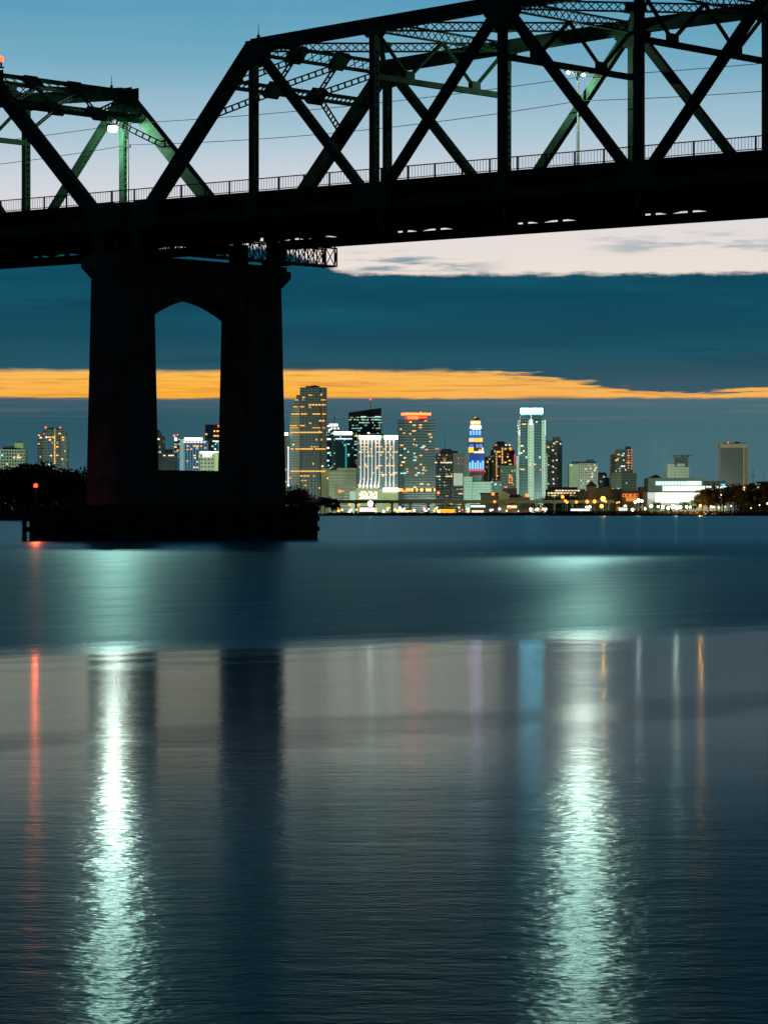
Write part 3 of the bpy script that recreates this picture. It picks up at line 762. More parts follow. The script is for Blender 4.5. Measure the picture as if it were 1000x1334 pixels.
# --- left group
B = Bld('apartment_block', 'pale green lit slab apartment block at the left picture edge with a rooftop plant room', 'building', 4300, -6, 33)
m = fac('slab', PALE, du=3.4, dv=4.0, fu=0.62, fv=0.62, lit=0.02, seed=1)
B.prism('wall', [(-6, 0), (29, 0), (33, 9)], 585, m); B.prism('roof', [(4, 8), (19, 8)], 581, ROOFM, 585, 28); B.prism('plant_room', [(19, 7), (30, 7)], 576.5, paint('plant_pale', (0.42, 0.46, 0.22), 0.8, 0.2, 0.1), 585, 26); B.prism('roof_cap', [(20, 9), (28, 9)], 574.8, ROOFM, 576.5, 24)
B.wins([(18.5, 596, WARM), (23.5, 596, WHT), (26.5, 596), (9, 604.5, AMB), (2.5, 593, TEA)])
B = Bld('apartment_tower', 'round shouldered dark apartment tower with a yellow lit stair strip, above the left tree line', 'building', 4300, 49, 87)
m = fac('roundtower', (0.13, 0.16, 0.15), du=2.6, dv=3.5, fu=0.55, fv=0.6, lit=0.015, seed=2)
B.prism('wall', [(49, 3), (56, 0), (71, 0), (72, 2), (80, 0), (87, 4)], 568, m)
B.prism('shoulder', [(53, 3.2), (58, 1), (83, 1), (85.5, 3.2)], 563, m, 568); B.prism('shoulder', [(56, 4), (60, 2), (80, 2), (82, 4)], 559.5, m, 563, 30); B.prism('roof', [(60, 6), (70, 4), (79, 6)], 556.6, ROOFM, 559.5, 26)
B.prism('stair_panel', [(70.2, -0.3), (72.2, -0.3)], 558, paint('stair_pale', (0.45, 0.42, 0.25), 0.8), 605, 1.5)
for i in range(16): B.box('window', 70.6, 71.9, 566 + i * 2.45, 567.5 + i * 2.45, glow(AMB, 1.3 if i % 4 else 0.7), -0.6)
B.wins([(53, 570, WHT), (60.5, 569.5, WHT), (64.5, 569.5, AMB, 3), (69, 569.5, AMB, 3), (77.7, 564.7, AMB, 3), (82, 569.7, AMB, 3.4), (82, 573, ORG, 3), (50.5, 578, ORG), (65, 573, PNK), (74.5, 582, AMB, 3), (74.6, 593), (81, 598), (66.5, 593.5, WARM), (57, 604.5, ORG, 5), (64.5, 605, TEA), (68, 605, WHT), (76.5, 609.5, ORG), (81.5, 614, ORG, 4.4), (50.8, 567, AMB), (57, 565, REDL, 1.6)], h=1.6)
B.beacon(59.5, 556.8, r=1.5); B.beacon(78.4, 557, r=1.3)
# --- seen through the pier arch
B = Bld('office_tower', 'narrow grey stepped tower at the left side of the pier arch opening', 'building', 4700, 200, 213)
m = fac('grey1', GREY, du=3.0, dv=3.6, lit=0.03, seed=3); B.prism('wall', [(198, 0), (213, 0)], 568, m); B.prism('upper_wall', [(199, 3), (209.5, 3)], 563, m, 568, 28); B.prism('roof', [(201, 5), (207, 5)], 560, ROOFM, 563, 24)
B.wins([(206.5, 572, WHT, 2.6), (208.5, 589, WHT, 1.2)])
B = Bld('office_block', 'low dark block with one row of pale lit windows, inside the pier arch opening', 'building', 4500, 211, 229)
m = fac('grey2', (0.12, 0.15, 0.14), du=3.0, dv=3.6, lit=0.05, seed=4); B.prism('wall', [(211, 0), (229, 0)], 590, m); B.prism('roof', [(213, 5), (224, 5)], 585, ROOFM, 590, 25)
B.wins([(214, 593.3, (255, 190, 150), 3), (220.5, 593.3, PNK, 2.4), (223.6, 593.3, PNK, 2.4), (226, 593.3, PNK, 1)], h=1.5)
B = Bld('hotel_tower', 'slender blue lit tower with a white lamp box and red beacon on top', 'building', 4600, 227, 234)
m = fac('blue1', (0.05, 0.12, 0.2), du=2.6, dv=3.4, lit=0.22, warm=0.3, seed=5); B.prism('wall', [(227, 0), (234, 0)], 569, m)
B.box('lamp_box', 227.2, 230.6, 570, 574.2, glow((200, 220, 255), 3.0), -0.8); B.wins([(228.5, 582, AMB, 3.2), (231.5, 586.5, ORG)], h=2.2)
for k in range(5): B.box('neon_strip', 228.6 + k * 1.2, 229.0 + k * 1.2, 588, 612, glow((20, 120, 200), 0.5), -0.7)
B.beacon(227, 567.5, (255, 110, 60), 1.5); B.beacon(231.3, 566.3, (255, 110, 60), 0.9)
B = Bld('hotel', 'bright blue striped hotel with a glowing yellow white sign along its roof', 'building', 4400, 234, 270)
m = fac('bluehotel', (0.10, 0.17, 0.22), glass=(0.01, 0.02, 0.05), du=3.7, dv=3.6, fu=0.7, fv=0.8, lit=0.05, warm=0.9, seed=6)
B.prism('side_slab', [(234, 0.5), (239.5, 0)], 572, paint('pale_slab', (0.5, 0.62, 0.62), 0.8, 0.1, 0.05)); B.prism('wall', [(239.6, 0), (270, 0)], 574, m)
B.box('roof_sign', 240.0, 263.6, 570.2, 573.6, glow((255, 250, 170), 3.5), -1.5); B.box('light_band', 239.6, 269.5, 574.4, 575.4, glow((120, 180, 255), 1.2), -0.9)
B.wins([(240.8 + 4.3 * k, 576.0, PNK, 3.2) for k in range(6)], h=1.6)
for k in range(9): B.box('blue_fin', 240.2 + 3.66 * k, 240.9 + 3.66 * k, 577.2, 625, glow((60, 165, 225), 0.62), -0.8, 0.7)
B.wins([(244.3, 581, AMB, 2.8), (253.3, 581, AMB, 3.4), (257.3, 581, AMB, 3.4), (262, 581), (244.3, 585.5), (253.5, 593.3, AMB, 3), (254, 596.5, WARM), (244, 600.7), (257, 601.6), (249, 585), (266.7, 576.3, AMB), (267, 583.6, AMB), (253, 608.8, WARM), (257, 608.8)], h=1.6)
B = Bld('office_tower', 'black flat topped tower with a few amber windows, half hidden by the right pier leg', 'building', 5000, 267, 292)
m = fac('black1', (0.03, 0.045, 0.06), glass=(0.02, 0.03, 0.04), du=4, dv=4, lit=0.0, seed=7); B.prism('wall', [(267.3, 0), (292, 0)], 553, m); B.prism('lower_wall', [(268, -2), (278, -2)], 570, paint('grey_con', (0.22, 0.26, 0.25), 0.8, 0.1, 0.05))
B.wins([(279.3, 561.6, WARM, 2), (284, 561.6, AMB, 4), (280, 567.7, AMB, 4), (284.3, 567.7, AMB, 3.6), (268.7, 565.6, AMB, 2.4)], h=1.9); B.beacon(284.8, 555, (255, 90, 40), 1.7, -1.5)
B = Bld('office_block', 'white banded teal block tucked against the right pier leg', 'building', 4700, 276, 296)
m = fac('teal0', TEAL, du=3, dv=3.6, lit=0.1, warm=0.2, seed=8); B.prism('wall', [(276.5, 0), (296, 0)], 574, m); B.box('light_band', 276.8, 296, 574, 575.3, glow((190, 235, 255), 2.0), -0.8)
B.box('neon_strip', 284.2, 284.9, 576, 590, glow(CYA, 0.7), -0.8); B.wins([(276.8, 581.3, TEA), (280, 584.5, TEA), (282, 576.3, AMB, 2)], h=1.5)
B = Bld('hotel', 'squat hotel with a pink white roof band and a small glowing name sign', 'building', 4200, 260, 292)
m = fac('olive1', OLIVE, glass=(0.03, 0.03, 0.03), du=4.4, dv=4.6, fu=0.55, fv=0.5, lit=0.18, warm=0.9, seed=9); B.prism('wall', [(260.5, 0), (280, 0)], 589, m); B.prism('side_wall', [(280.1, 0.3), (292, 3)], 591, paint('olive_con', (0.33, 0.34, 0.16), 0.8, 0.15, 0.05))
B.box('light_band', 260.2, 286.4, 588, 590, glow((255, 225, 230), 2.6), -1.2)
cu = bpy.data.curves.new('sign_letters', 'FONT'); cu.body = 'HYATT'; cu.size = 6.4; cu.extrude = 0.3; cu.align_x = 'CENTER'; cu.align_y = 'CENTER'; cu.space_character = 1.0
cu.materials.append(glow((215, 245, 255), 3.5)); tf = bpy.data.objects.new('tmp', cu); COL.objects.link(tf); bpy.context.view_layer.update(); to = bpy.data.objects.new('sign_letters', bpy.data.meshes.new_from_object(tf.evaluated_get(bpy.context.evaluated_depsgraph_get()))); bpy.data.objects.remove(tf); COL.objects.link(to); to.parent = B.r
to.location = (at(270.4, 4200) - B.o.x, -0.9, up(593.4, 4200) - GZ); to.rotation_euler = (R(90), 0, 0); to.scale = (0.62, 0.95, 1)
# --- right of the pier
B = Bld('apartment_tower', 'thin pale tower with a glowing white cap, between the pier and the stepped tower', 'building', 4500, 360, 375)
m = fac('thin', (0.26, 0.27, 0.16), du=2.8, dv=4.0, lit=0.22, warm=0.6, seed=10, colours=(lin((235, 245, 200)), lin((255, 235, 150)))); B.prism('wall', [(360, 0), (374, 0)], 567, m, depth=20)
B.box('crown_light', 366.5, 375.2, 563.6, 567.0, glow((255, 246, 250), 3.5), 5.0, 8.0); B.box('light_strip', 375.0, 375.9, 583, 633, glow((235, 235, 255), 1.8), 3.0, 0.8)
B.beacon(375.5, 632.5, (240, 240, 255), 1.4, 2.0, 2.5); B.beacon(375.5, 583, (230, 240, 255), 1.1, 2.0, 2.0)
B = Bld('office_tower', 'tallest stepped tower with rows of golden lit floors, just right of the pier', 'building', 4500, 377, 426)
m = fac('tall', (0.27, 0.31, 0.27), glass=(0.05, 0.06, 0.06), du=2.15, dv=3.55, fu=0.55, fv=0.5, lit=0.012, warm=0.8, seed=11)
m2 = fac('tallside', (0.34, 0.38, 0.31), glass=(0.12, 0.14, 0.13), du=2.15, dv=3.55, fu=0.5, fv=0.45, lit=0.01, seed=12)
md = fac('tallcol', (0.15, 0.18, 0.17), glass=(0.04, 0.05, 0.05), du=4.3, dv=3.55, fu=0.5, fv=0.62, lit=0.03, warm=0.9, seed=13)
B.prism('side_wall', [(377.4, 8), (390.5, 3)], 540, m2, depth=38); B.prism('side_wall', [(379, 8), (390.5, 3.2)], 533, m2, 540, 38); B.prism('side_wall', [(381, 8), (390.5, 3.4)], 527, m2, 533, 38); B.prism('side_wall', [(383.3, 8), (390.5, 3.6)], 520, m, 527, 38); B.prism('side_wall', [(385.8, 8), (390.5, 3.8)], 514, m, 520, 38)
B.prism('wall', [(390.6, 3), (392, 0), (416.5, 0), (418, 3), (425.2, 5)], 504.5, md, depth=38)
B.prism('base_wall', [(418.2, 1.5), (429.5, 4)], 610, paint('tall_base', (0.42, 0.40, 0.2), 0.8, 0.15, 0.05), depth=30)
B.prism('roof', [(398, 8), (416, 8)], 502.5, ROOFM, 504.5, 30); B.prism('roof', [(405, 10), (412, 10)], 501.3, ROOFM, 502.5, 28)
def bandrow(B, y, segs, col=AMB, st=1.5, h=1.5, pitch=2.15, frac=0.62, dy=-0.3):
    for x0, x1 in segs:
        x = x0
        while x < x1 - 0.3:
            if rnd.random() < 0.9: B.box('window', x, min(x1, x + pitch * frac), y - h / 2, y + h / 2, glow(col, st), dy, 0.5)
            x += pitch
for y, segs, st in [(539.2, [(379.5, 390), (392, 399.5), (407, 424.5)], 1.7), (554.4, [(378, 387), (391, 397)], 1.6), (557.2, [(378, 390), (407, 424)], 1.0), (563.2, [(378.5, 390), (391, 419.5)], 1.8), (584.8, [(378.5, 390), (391, 424)], 1.8), (613.8, [(378.5, 390), (391, 424)], 1.7), (620, [(391, 410)], 1.3), (527.2, [(402, 424.5)], 1.7), (520.8, [(384.5, 389), (392, 395), (418, 424.5)], 1.3), (517.6, [(394, 399.5)], 1.4), (514.7, [(402, 407), (417, 419)], 1.3), (529.8, [(382, 387), (391, 396)], 1.4), (626, [(392, 399)], 0.9), (632.3, [(392, 400)], 1.0), (582, [(404, 414)], 0.9)]:
    bandrow(B, y, segs, AMB, st, 1.5, 4.3 if segs[0][0] > 390 else 2.15, 0.68, -0.35)
B.wins([(404, 551.3, ORG, 2.6), (417, 548, AMB, 3), (421, 548, AMB, 3), (420, 607.3, WHT, 2.4), (382, 579, WARM), (378, 622.7, ORG, 2.2), (426.7, 623, WARM, 2)], h=1.6)
for x in (402, 405.5, 407.5, 396.5): B.beacon(x, 501.5 + (x == 396.5) * 0.8, (255, 90, 40), 0.9, 8.0, 1.6)
B = Bld('office_tower', 'dark blue tower with a white lit stepped crown and spire', 'building', 5000, 425, 445)
m = fac('spired', (0.06, 0.13, 0.18), glass=(0.03, 0.06, 0.08), du=3, dv=3.8, lit=0.16, warm=0.1, seed=14); B.prism('wall', [(424, 2), (431.5, 0), (445, 2)], 566, m); B.prism('upper_wall', [(427, 3), (441.5, 3)], 560, m, 566, 30); B.prism('upper_wall', [(429.5, 4), (440, 4)], 555, m, 560, 28)
B.box('crown_light', 429, 440, 552.3, 554.9, glow((255, 245, 255), 3.2), 5, 12); B.mast(435.5, 552.5, 541, 8, 0.9)
B.wins([(431.8, 558, WHT), (436, 558, WHT), (440.5, 558, WHT), (429, 560, WHT), (427.5, 555, WHT), (428, 572, (255, 235, 210), 5.5), (427, 583.6, WHT, 3), (428, 590, TEA, 3), (427, 600, TEA, 3)], st=2.2, h=1.8)
B = Bld('office_tower', 'dark teal tower with a broad white light band, left of the striped building', 'building', 4700, 431, 461)
m = fac('teal1', (0.03, 0.11, 0.12), glass=(0.03, 0.07, 0.075), du=2.8, dv=3.7, lit=0.06, warm=0.15, seed=15); B.prism('wall', [(431.5, 0), (461, 0)], 567, m); B.prism('roof', [(434, 3), (459, 3)], 563, ROOFM, 567, 28)
B.box('light_band', 435, 458.5, 562.3, 566.2, glow((250, 250, 232), 8.0), 1.5, 5); B.box('light_band', 437, 458.4, 571, 572.2, glow((225, 240, 255), 1.6), -0.8); B.box('light_band', 432.3, 434, 563.5, 565.2, glow(WHT, 1.6), 0.5)
B.box('neon_strip', 449.6, 451.4, 577, 609, glow((0, 190, 200), 0.6), -0.8); B.wins([(454, 578.5, TEA), (454, 592, TEA)], h=1.3)
B = Bld('office_tower', 'dark tower with slanting roof, teal lit floors and a red tipped mast', 'building', 4900, 454, 497)
m = fac('teal2', (0.05, 0.10, 0.105), glass=(0.03, 0.06, 0.065), du=2.4, dv=3.9, fu=0.7, fv=0.45, lit=0.16, warm=0.12, rowlit=0.35, strength=1.1, seed=16); B.prism('wall', [(454, 0), (496.5, 0)], 543, m); B.prism('roof', [(454, 0.2), (496.5, 0.2)], 537.3, paint('slant', (0.025, 0.03, 0.035), 0.6), 543, 34, ytop2=531.2)
bandrow(B, 542.8, [(470, 477), (488, 496)], (215, 240, 230), 1.3, 1.2, 2.4, 0.9); bandrow(B, 546.3, [(456, 474), (484, 495)], TEA, 0.9, 1.3, 2.4, 0.85); bandrow(B, 550.6, [(468, 481), (490, 496)], TEA, 0.9, 1.2, 2.4, 0.85); bandrow(B, 558, [(458, 470), (487, 494)], TEA, 0.8, 1.2, 2.4, 0.8)
B.mast(482.3, 566, 521.0, -3, 0.7, (255, 100, 60))
B = Bld('parking_garage', 'olive multi storey garage with long dark slots, left of the white striped building', 'building', 4300, 428, 465)
m = fac('garage', (0.34, 0.33, 0.19), glass=(0.03, 0.03, 0.025), du=14, dv=3.9, fu=0.94, fv=0.34, lit=0.0, seed=17); B.prism('wall', [(428.5, 2), (464, 0)], 613, m); B.prism('roof', [(439, 6), (464.2, 4)], 609.6, paint('olive_roof', (0.36, 0.35, 0.19), 0.8), 613, 30)
B = Bld('office_block', 'dark office block with brilliant white flared vertical fins, behind the elevated highway', 'building', 4200, 465, 518)
m = fac('finned', (0.05, 0.075, 0.09), glass=(0.03, 0.05, 0.07), du=2.4, dv=3.7, fu=0.8, fv=0.5, lit=0.06, warm=0.95, rowlit=0.2, strength=1.2, seed=18, colours=(lin((200, 230, 120)), lin((255, 205, 80))))
B.prism('wall', [(465, 2), (468, 0), (518, 0)], 571, m, 640); B.prism('roof', [(464.5, 2), (472, 0.5), (502, 0.5)], 567, paint('green_roof', (0.16, 0.2, 0.09), 0.8), 571, 34); B.prism('roof', [(467, 6), (485, 2.5), (500, 6)], 564.8, ROOFM, 567, 30)
B.prism('podium', [(463.5, -4), (505, -4)], 636.5, paint('podium_pale', (0.19, 0.20, 0.11), 0.8, 0.15, 0.05)); B.prism('podium', [(499, -4.2), (518.5, -4.2)], 640.5, paint('podium_olive', (0.17, 0.17, 0.08), 0.8, 0.15, 0.05)); B.prism('podium', [(455.5, -5), (463.3, -5)], 640, paint('podium_white', (0.26, 0.28, 0.23), 0.8, 0.1, 0.05))
for i, x in enumerate([469.8, 474.6, 479.4, 484.3, 489.2, 494.0, 502.4, 507.6, 512.6]):
    fin = MB(); z = lambda py: up(py, 4200) - GZ; X = lambda p: at(p, 4200) - B.o.x
    lo = 634.6 if i < 6 else 637
    sh = -1.9 if i < 6 else 0.0
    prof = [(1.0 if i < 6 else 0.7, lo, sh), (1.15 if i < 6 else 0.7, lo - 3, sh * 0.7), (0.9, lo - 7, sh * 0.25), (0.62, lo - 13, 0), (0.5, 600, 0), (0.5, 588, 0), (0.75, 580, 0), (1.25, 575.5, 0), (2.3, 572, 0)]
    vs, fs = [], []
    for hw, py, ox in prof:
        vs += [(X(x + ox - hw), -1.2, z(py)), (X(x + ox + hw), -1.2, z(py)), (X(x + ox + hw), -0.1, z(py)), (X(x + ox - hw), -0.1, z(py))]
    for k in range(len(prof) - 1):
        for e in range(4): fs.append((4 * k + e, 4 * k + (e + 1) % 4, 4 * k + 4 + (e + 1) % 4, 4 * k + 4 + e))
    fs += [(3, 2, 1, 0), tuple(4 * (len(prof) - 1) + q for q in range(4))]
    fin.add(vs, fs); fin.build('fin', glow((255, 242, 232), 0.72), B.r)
    if i < 6: B.box('flood_or_fill', x - 2.6, x + 0.2, 631.5, 634.6, glow((255, 225, 245), 1.8), -2.0, 1.0)
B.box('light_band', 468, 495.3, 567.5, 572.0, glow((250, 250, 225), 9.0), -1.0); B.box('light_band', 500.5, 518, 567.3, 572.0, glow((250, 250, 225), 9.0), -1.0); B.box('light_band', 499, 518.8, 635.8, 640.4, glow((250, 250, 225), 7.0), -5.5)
for r_ in range(5): bandrow(B, 641.0 + 2.0 * r_, [(467.5, 491)], (255, 228, 205), 1.8, 1.3, 2.0, 0.8, -4.8)
bandrow(B, 581.8, [(471, 480), (488, 498), (503, 513)], AMB, 1.4, 1.3, 2.2, 0.8); bandrow(B, 606.6, [(474, 481), (492, 498), (502, 514)], AMB, 1.4, 1.3, 2.2, 0.85); bandrow(B, 594, [(475, 486), (508, 513)], AMB, 0.9, 1.2, 2.4, 0.7); bandrow(B, 615.6, [(494, 499), (506, 517)], AMB, 1.2, 1.3, 2.4, 0.8); bandrow(B, 618.3, [(496, 504), (508, 514)], WARM, 1.4, 1.3, 2.4, 0.8); bandrow(B, 585.5, [(471, 478)], (190, 220, 160), 0.8, 1.2, 2.2, 0.8); bandrow(B, 610.5, [(488, 494)], AMB, 1.0, 1.3, 2.2, 0.8)
B.wins([(463.8, 567.5, AMB, 3), (468, 567.5, WARM, 3.4), (480, 564, WHT, 3)], st=1.5, dy=-1.5)
B = Bld('hotel', 'broad dark louvred hotel with a flat orange lit rooftop restaurant', 'building', 4300, 517, 567)
m = fac('louvre', (0.09, 0.14, 0.145), glass=(0.025, 0.035, 0.04), du=3.4, dv=3.5, fu=1.0, fv=0.55, lit=0.02, warm=0.8, seed=19)
B.prism('wall', [(517.3, 0), (566.3, 0)], 547.5, m, 638); B.prism('lower_wall', [(516.8, 0), (567, 0)], 641, fac('louvre2', (0.05, 0.08, 0.08), du=3.4, dv=3.0, fu=1.0, fv=0.5, lit=0.0, seed=20)); B.prism('recess_wall', [(519, 1.5), (565.5, 1.5)], 638, paint('recess', (0.1, 0.07, 0.05), 0.8), 641)
B.prism('restaurant', [(528, 5), (556, 5)], 540.6, paint('rest', (0.2, 0.07, 0.04), 0.7), 547.5, 26); B.box('roof_slab', 522.5, 561, 538.6, 540.4, glow((255, 34, 8), 40.0), 12, 26); B.box('window_band', 530.5, 544.5, 542, 546, glow((255, 28, 5), 26.0), 4.2, 1.0); B.box('window_band', 545, 555, 542.4, 545.6, glow((190, 50, 25), 0.35), 4.2, 1.0)
B.wins([(530, 538, AMB, 1.8), (548, 537.3, AMB, 1.8), (540, 538.2, ORG, 2), (535, 538, ORG, 3), (553, 538, ORG, 3)], st=1.6, dy=2)
B.wins([(534.6, 549.7, WARM, 3), (547.5, 553.5, AMB, 4), (547.3, 556.8, AMB, 3.4), (539.3, 553.8, (190, 200, 120), 4), (522, 559, WARM, 2), (539, 561.3, AMB, 5), (526, 564.2, AMB, 2.2), (534, 565.2, AMB, 2.2), (559.5, 565.6, AMB, 4), (539.5, 572.5, AMB, 2), (523, 580, AMB, 4), (538.7, 579, AMB, 2), (542.2, 580, AMB, 2.2), (552, 581, AMB, 4), (550, 583, CYA, 5), (555.5, 585.6, ORG, 4), (527, 584.5, TEA, 3), (531.5, 588.5, TEA, 2), (539.5, 590.6, TEA, 2.4), (548, 593.3, AMB, 3.6), (542, 596, ORG, 2.4), (527, 596.3, WARM, 3), (540, 599.5, TEA, 4), (525, 602, WARM, 4.6), (522.5, 606, AMB, 3), (548, 605, AMB, 2.8), (542, 609.8, ORG, 3), (530, 611, ORG, 2), (530.6, 614.4, ORG, 2.8), (527, 616.4, TEA, 4), (523, 616.5, TEA, 3), (542, 618.8, AMB, 3.4), (545, 616, TEA, 4), (549, 630.4, AMB, 5), (551, 612, WARM, 2), (552, 609, WARM, 2), (522, 593, TEA, 3), (560, 575, TEA, 2)], st=1.3, h=1.7)
for x, ww in [(521, 3.4), (523.6, 1.6), (530, 2.6), (533, 2), (536.6, 3.4), (542.8, 2.4), (549, 4), (556.5, 4.4), (560.3, 2.6), (565.7, 2)]: B.box('window', x - ww / 2, x + ww / 2, 636.2, 640.2, glow(AMB, 1.8), -0.4)
B = Bld('office_block', 'dark office block with a domed roof and thin vertical fins, right of the louvred hotel', 'building', 4500, 566, 592)
m = fac('finned2', (0.05, 0.065, 0.07), glass=(0.03, 0.04, 0.05), du=3.2, dv=3.6, fu=0.7, fv=0.5, lit=0.06, warm=0.7, seed=21); B.prism('wall', [(567.5, 0), (590, 0)], 591, m)
B.prism('roof', [(573, 4), (596, 4)], 587, ROOFM, 591, 34); B.prism('roof', [(575.5, 6), (588, 6)], 584.6, ROOFM, 587, 30); B.mast(579.4, 585, 566, 8, 0.3)
for k in range(6): B.box('fin', 569.0 + 4.05 * k, 569.8 + 4.05 * k, 592, 655, paint('fin_grey', (0.3, 0.34, 0.33), 0.7) if k == 0 else bpy.data.materials['fin_grey'], -0.9, 0.8)
bandrow(B, 602.5, [(566.5, 589)], (255, 215, 180), 1.7, 1.5, 3.2, 0.85); bandrow(B, 620.5, [(568, 575), (580, 589)], (240, 230, 150), 1.5, 1.6, 3.2, 0.85); bandrow(B, 632.2, [(569, 574), (577, 582)], (180, 230, 180), 0.8, 1.2, 3.2, 0.8); bandrow(B, 597, [(569, 572), (576, 582)], (200, 190, 100), 0.6, 1.2, 3.2, 0.8)
B.wins([(569, 584.5, ORG, 5), (573.5, 611.5, WHT, 1.6), (581, 611.5, WARM, 2), (585, 612, WARM, 2), (578, 608.6, TEA, 1.2)], st=1.0)
B = Bld('office_block', 'blank grey white slab block with a glowing white lower panel', 'building', 4400, 590, 611)
B.prism('wall', [(590, 0), (603.3, 0)], 590.3, paint('slabgrey', (0.22, 0.25, 0.21), 0.85, 0.1, 0.03)); B.prism('side_wall', [(603.4, 1), (611, 3)], 590.5, paint('slabgrey2', (0.30, 0.35, 0.31), 0.85, 0.1, 0.03))
B.prism('grey_panel', [(592, -0.5), (602.2, -0.5)], 592, paint('panelgrey', (0.20, 0.20, 0.17), 0.7, 0.1, 0.05), 615, 1.0); B.box('lit_panel', 590.6, 602.7, 616.5, 632.5, glow((196, 214, 190), 0.55), -0.6)
B.prism('lower_wall', [(589, -1.0), (603.2, -1.0)], 634, fac('darklow', (0.03, 0.035, 0.05), du=3, dv=3.4, lit=0.2, warm=0.8, seed=22), None, 20)
B.wins([(597, 596.5, (255, 120, 160), 1.5), (597, 604, (235, 130, 200), 1.5), (602, 596.5, (255, 150, 150), 1.0), (602, 604, (255, 150, 150), 1.0)], st=0.5, dy=-1.2); bandrow(B, 637.2, [(595, 602.5)], AMB, 1.0, 1.2, 2.0, 0.7, -1.4); bandrow(B, 643, [(597, 602.5)], (255, 190, 120), 1.4, 1.6, 2.2, 0.85, -1.4)
# the tiered blue tower
B = Bld('lit_tower', 'tapering tower floodlit in blue and white with an orange crown and a red band', 'building', 4600, 610, 632)
mb1 = fac('bluet', (0.10, 0.2, 0.4), glass=(0.02, 0.03, 0.05), du=3.0, dv=4.0, fu=0.4, fv=0.4, lit=0.0, seed=23)
def gl(px0, px1, py0, py1, c, st, dy=-0.7): B.box('lit_panel', px0, px1, py0, py1, glow(c, st), dy, 0.8)
B.prism('base_wall', [(612, 0), (629.5, 0)], 612.5, fac('bluebase', (0.40, 0.42, 0.42), du=3.6, dv=9, fu=0.4, fv=0.8, lit=0, seed=24), depth=24)
B.prism('tier', [(610, 0), (631, 0)], 590, mb1, 612.5, 24); B.prism('tier', [(609.8, 1), (630, 1)], 578, mb1, 590, 23); B.prism('tier', [(610.8, 1.5), (628.7, 1.5)], 567, mb1, 578, 22); B.prism('tier', [(612, 2), (627, 2)], 554, mb1, 567, 21); B.prism('crown', [(613, 3), (625.5, 3)], 547, paint('crown', (0.4, 0.2, 0.06), 0.7), 554, 19)
b = MB(); b.ball((0, 11, up(547, 4600) - GZ), 3.9, 12, 8); b.build('dome', paint('dome', (0.3, 0.14, 0.05), 0.6), B.r); B.beacon(619, 544.3, (255, 150, 30), 1.3, 11)
gl(613.0, 625.4, 548.6, 553.2, (255, 190, 90), 6.0, 2.4); gl(612.6, 625.8, 552.2, 553.4, (255, 120, 20), 1.2, 2.2)
for k in range(4): gl(613.0 + 3.3 * k, 615.6 + 3.3 * k, 555.5, 558.2, (255, 190, 230), 130.0, 1.3)
gl(612.2, 626.8, 558.5, 560.3, (20, 70, 190), 0.8, 1.3)
for k in range(4): gl(611.6 + 3.9 * k, 614.4 + 3.9 * k, 560.8, 566.8, (100, 175, 255), 1.6, 1.2)
gl(611.4, 627.8, 567.2, 569.6, (15, 80, 220), 0.8, 1.0)
for x0, x1, c in ((610.8, 613.5, (255, 200, 120)), (614, 617.4, (190, 190, 200)), (618, 622.6, (255, 190, 50)), (623, 628.4, (255, 195, 60))): gl(x0, x1, 570.4, 575.6, c, 1.5, 0.8)
for x0, x1, c in ((611, 616.5, (30, 130, 255)), (620, 623, (110, 160, 255)), (624, 628, (120, 150, 230))): gl(x0, x1, 578.6, 583, c, 0.9, 0.3)
gl(610, 616.6, 582.6, 589.4, (255, 170, 25), 2.0, 0.2); gl(617, 630.4, 588, 590.2, (255, 225, 160), 1.6, 0.1); gl(623, 626.8, 585.4, 588, (255, 180, 80), 1.4, 0.2); gl(627.5, 629.5, 583, 588, (235, 225, 245), 1.3, 0.2)
gl(610.4, 630.6, 591.2, 597.5, (12, 80, 190), 0.55)
gl(610.4, 630.6, 598, 603, (10, 80, 205), 0.75)
for k in range(6): gl(611.0 + 3.35 * k, 613.2 + 3.35 * k, 600 if k % 2 else 602.5, 611, (120, 185, 255), 1.7, -1.2)
gl(610.2, 630.8, 611.8, 613.4, (255, 70, 60), 1.6, -1.4)
B = Bld('office_block', 'low pale green windowed block below the blue lit tower', 'building', 4150, 603, 641)
m = fac('palegreen', (0.14, 0.19, 0.145), glass=(0.05, 0.075, 0.065), du=1.8, dv=3.4, fu=0.6, fv=0.35, lit=0.02, warm=0.2, seed=25); B.prism('wall', [(604, 0), (614.8, 0)], 621, m); B.prism('wall', [(614.9, 1), (639.5, 1)], 627.5, m); B.prism('roof', [(613, 8), (627, 8)], 619, ROOFM, 627, 26)
B = Bld('office_block', 'small grey block between the pale green block and the domed tower', 'building', 4350, 639, 653)
B.prism('wall', [(639.5, 0), (653, 0)], 626.5, fac('greysm', (0.19, 0.24, 0.22), du=2.2, dv=3.5, lit=0.04, warm=0.2, seed=26)); B.wins([(645, 631, TEA, 2.4)], h=2)
B = Bld('apartment_tower', 'grey olive sliver of a tower squeezed between the blue lit and domed towers', 'building', 5000, 629, 637)
B.prism('wall', [(628, 0), (636.5, 0)], 595, fac('sliver', (0.22, 0.22, 0.13), du=2.5, dv=3.5, lit=0.08, warm=0.9, seed=27)); B.wins([(635, 601.6, (255, 180, 120), 2.2)], h=2)
B = Bld('apartment_tower', 'dome topped tower outlined by strips of gold windows, left of the tall glass tower', 'building', 4700, 636, 672)
m = fac('domed', (0.08, 0.10, 0.10), du=2.6, dv=3.5, lit=0.05, warm=0.7, seed=28)
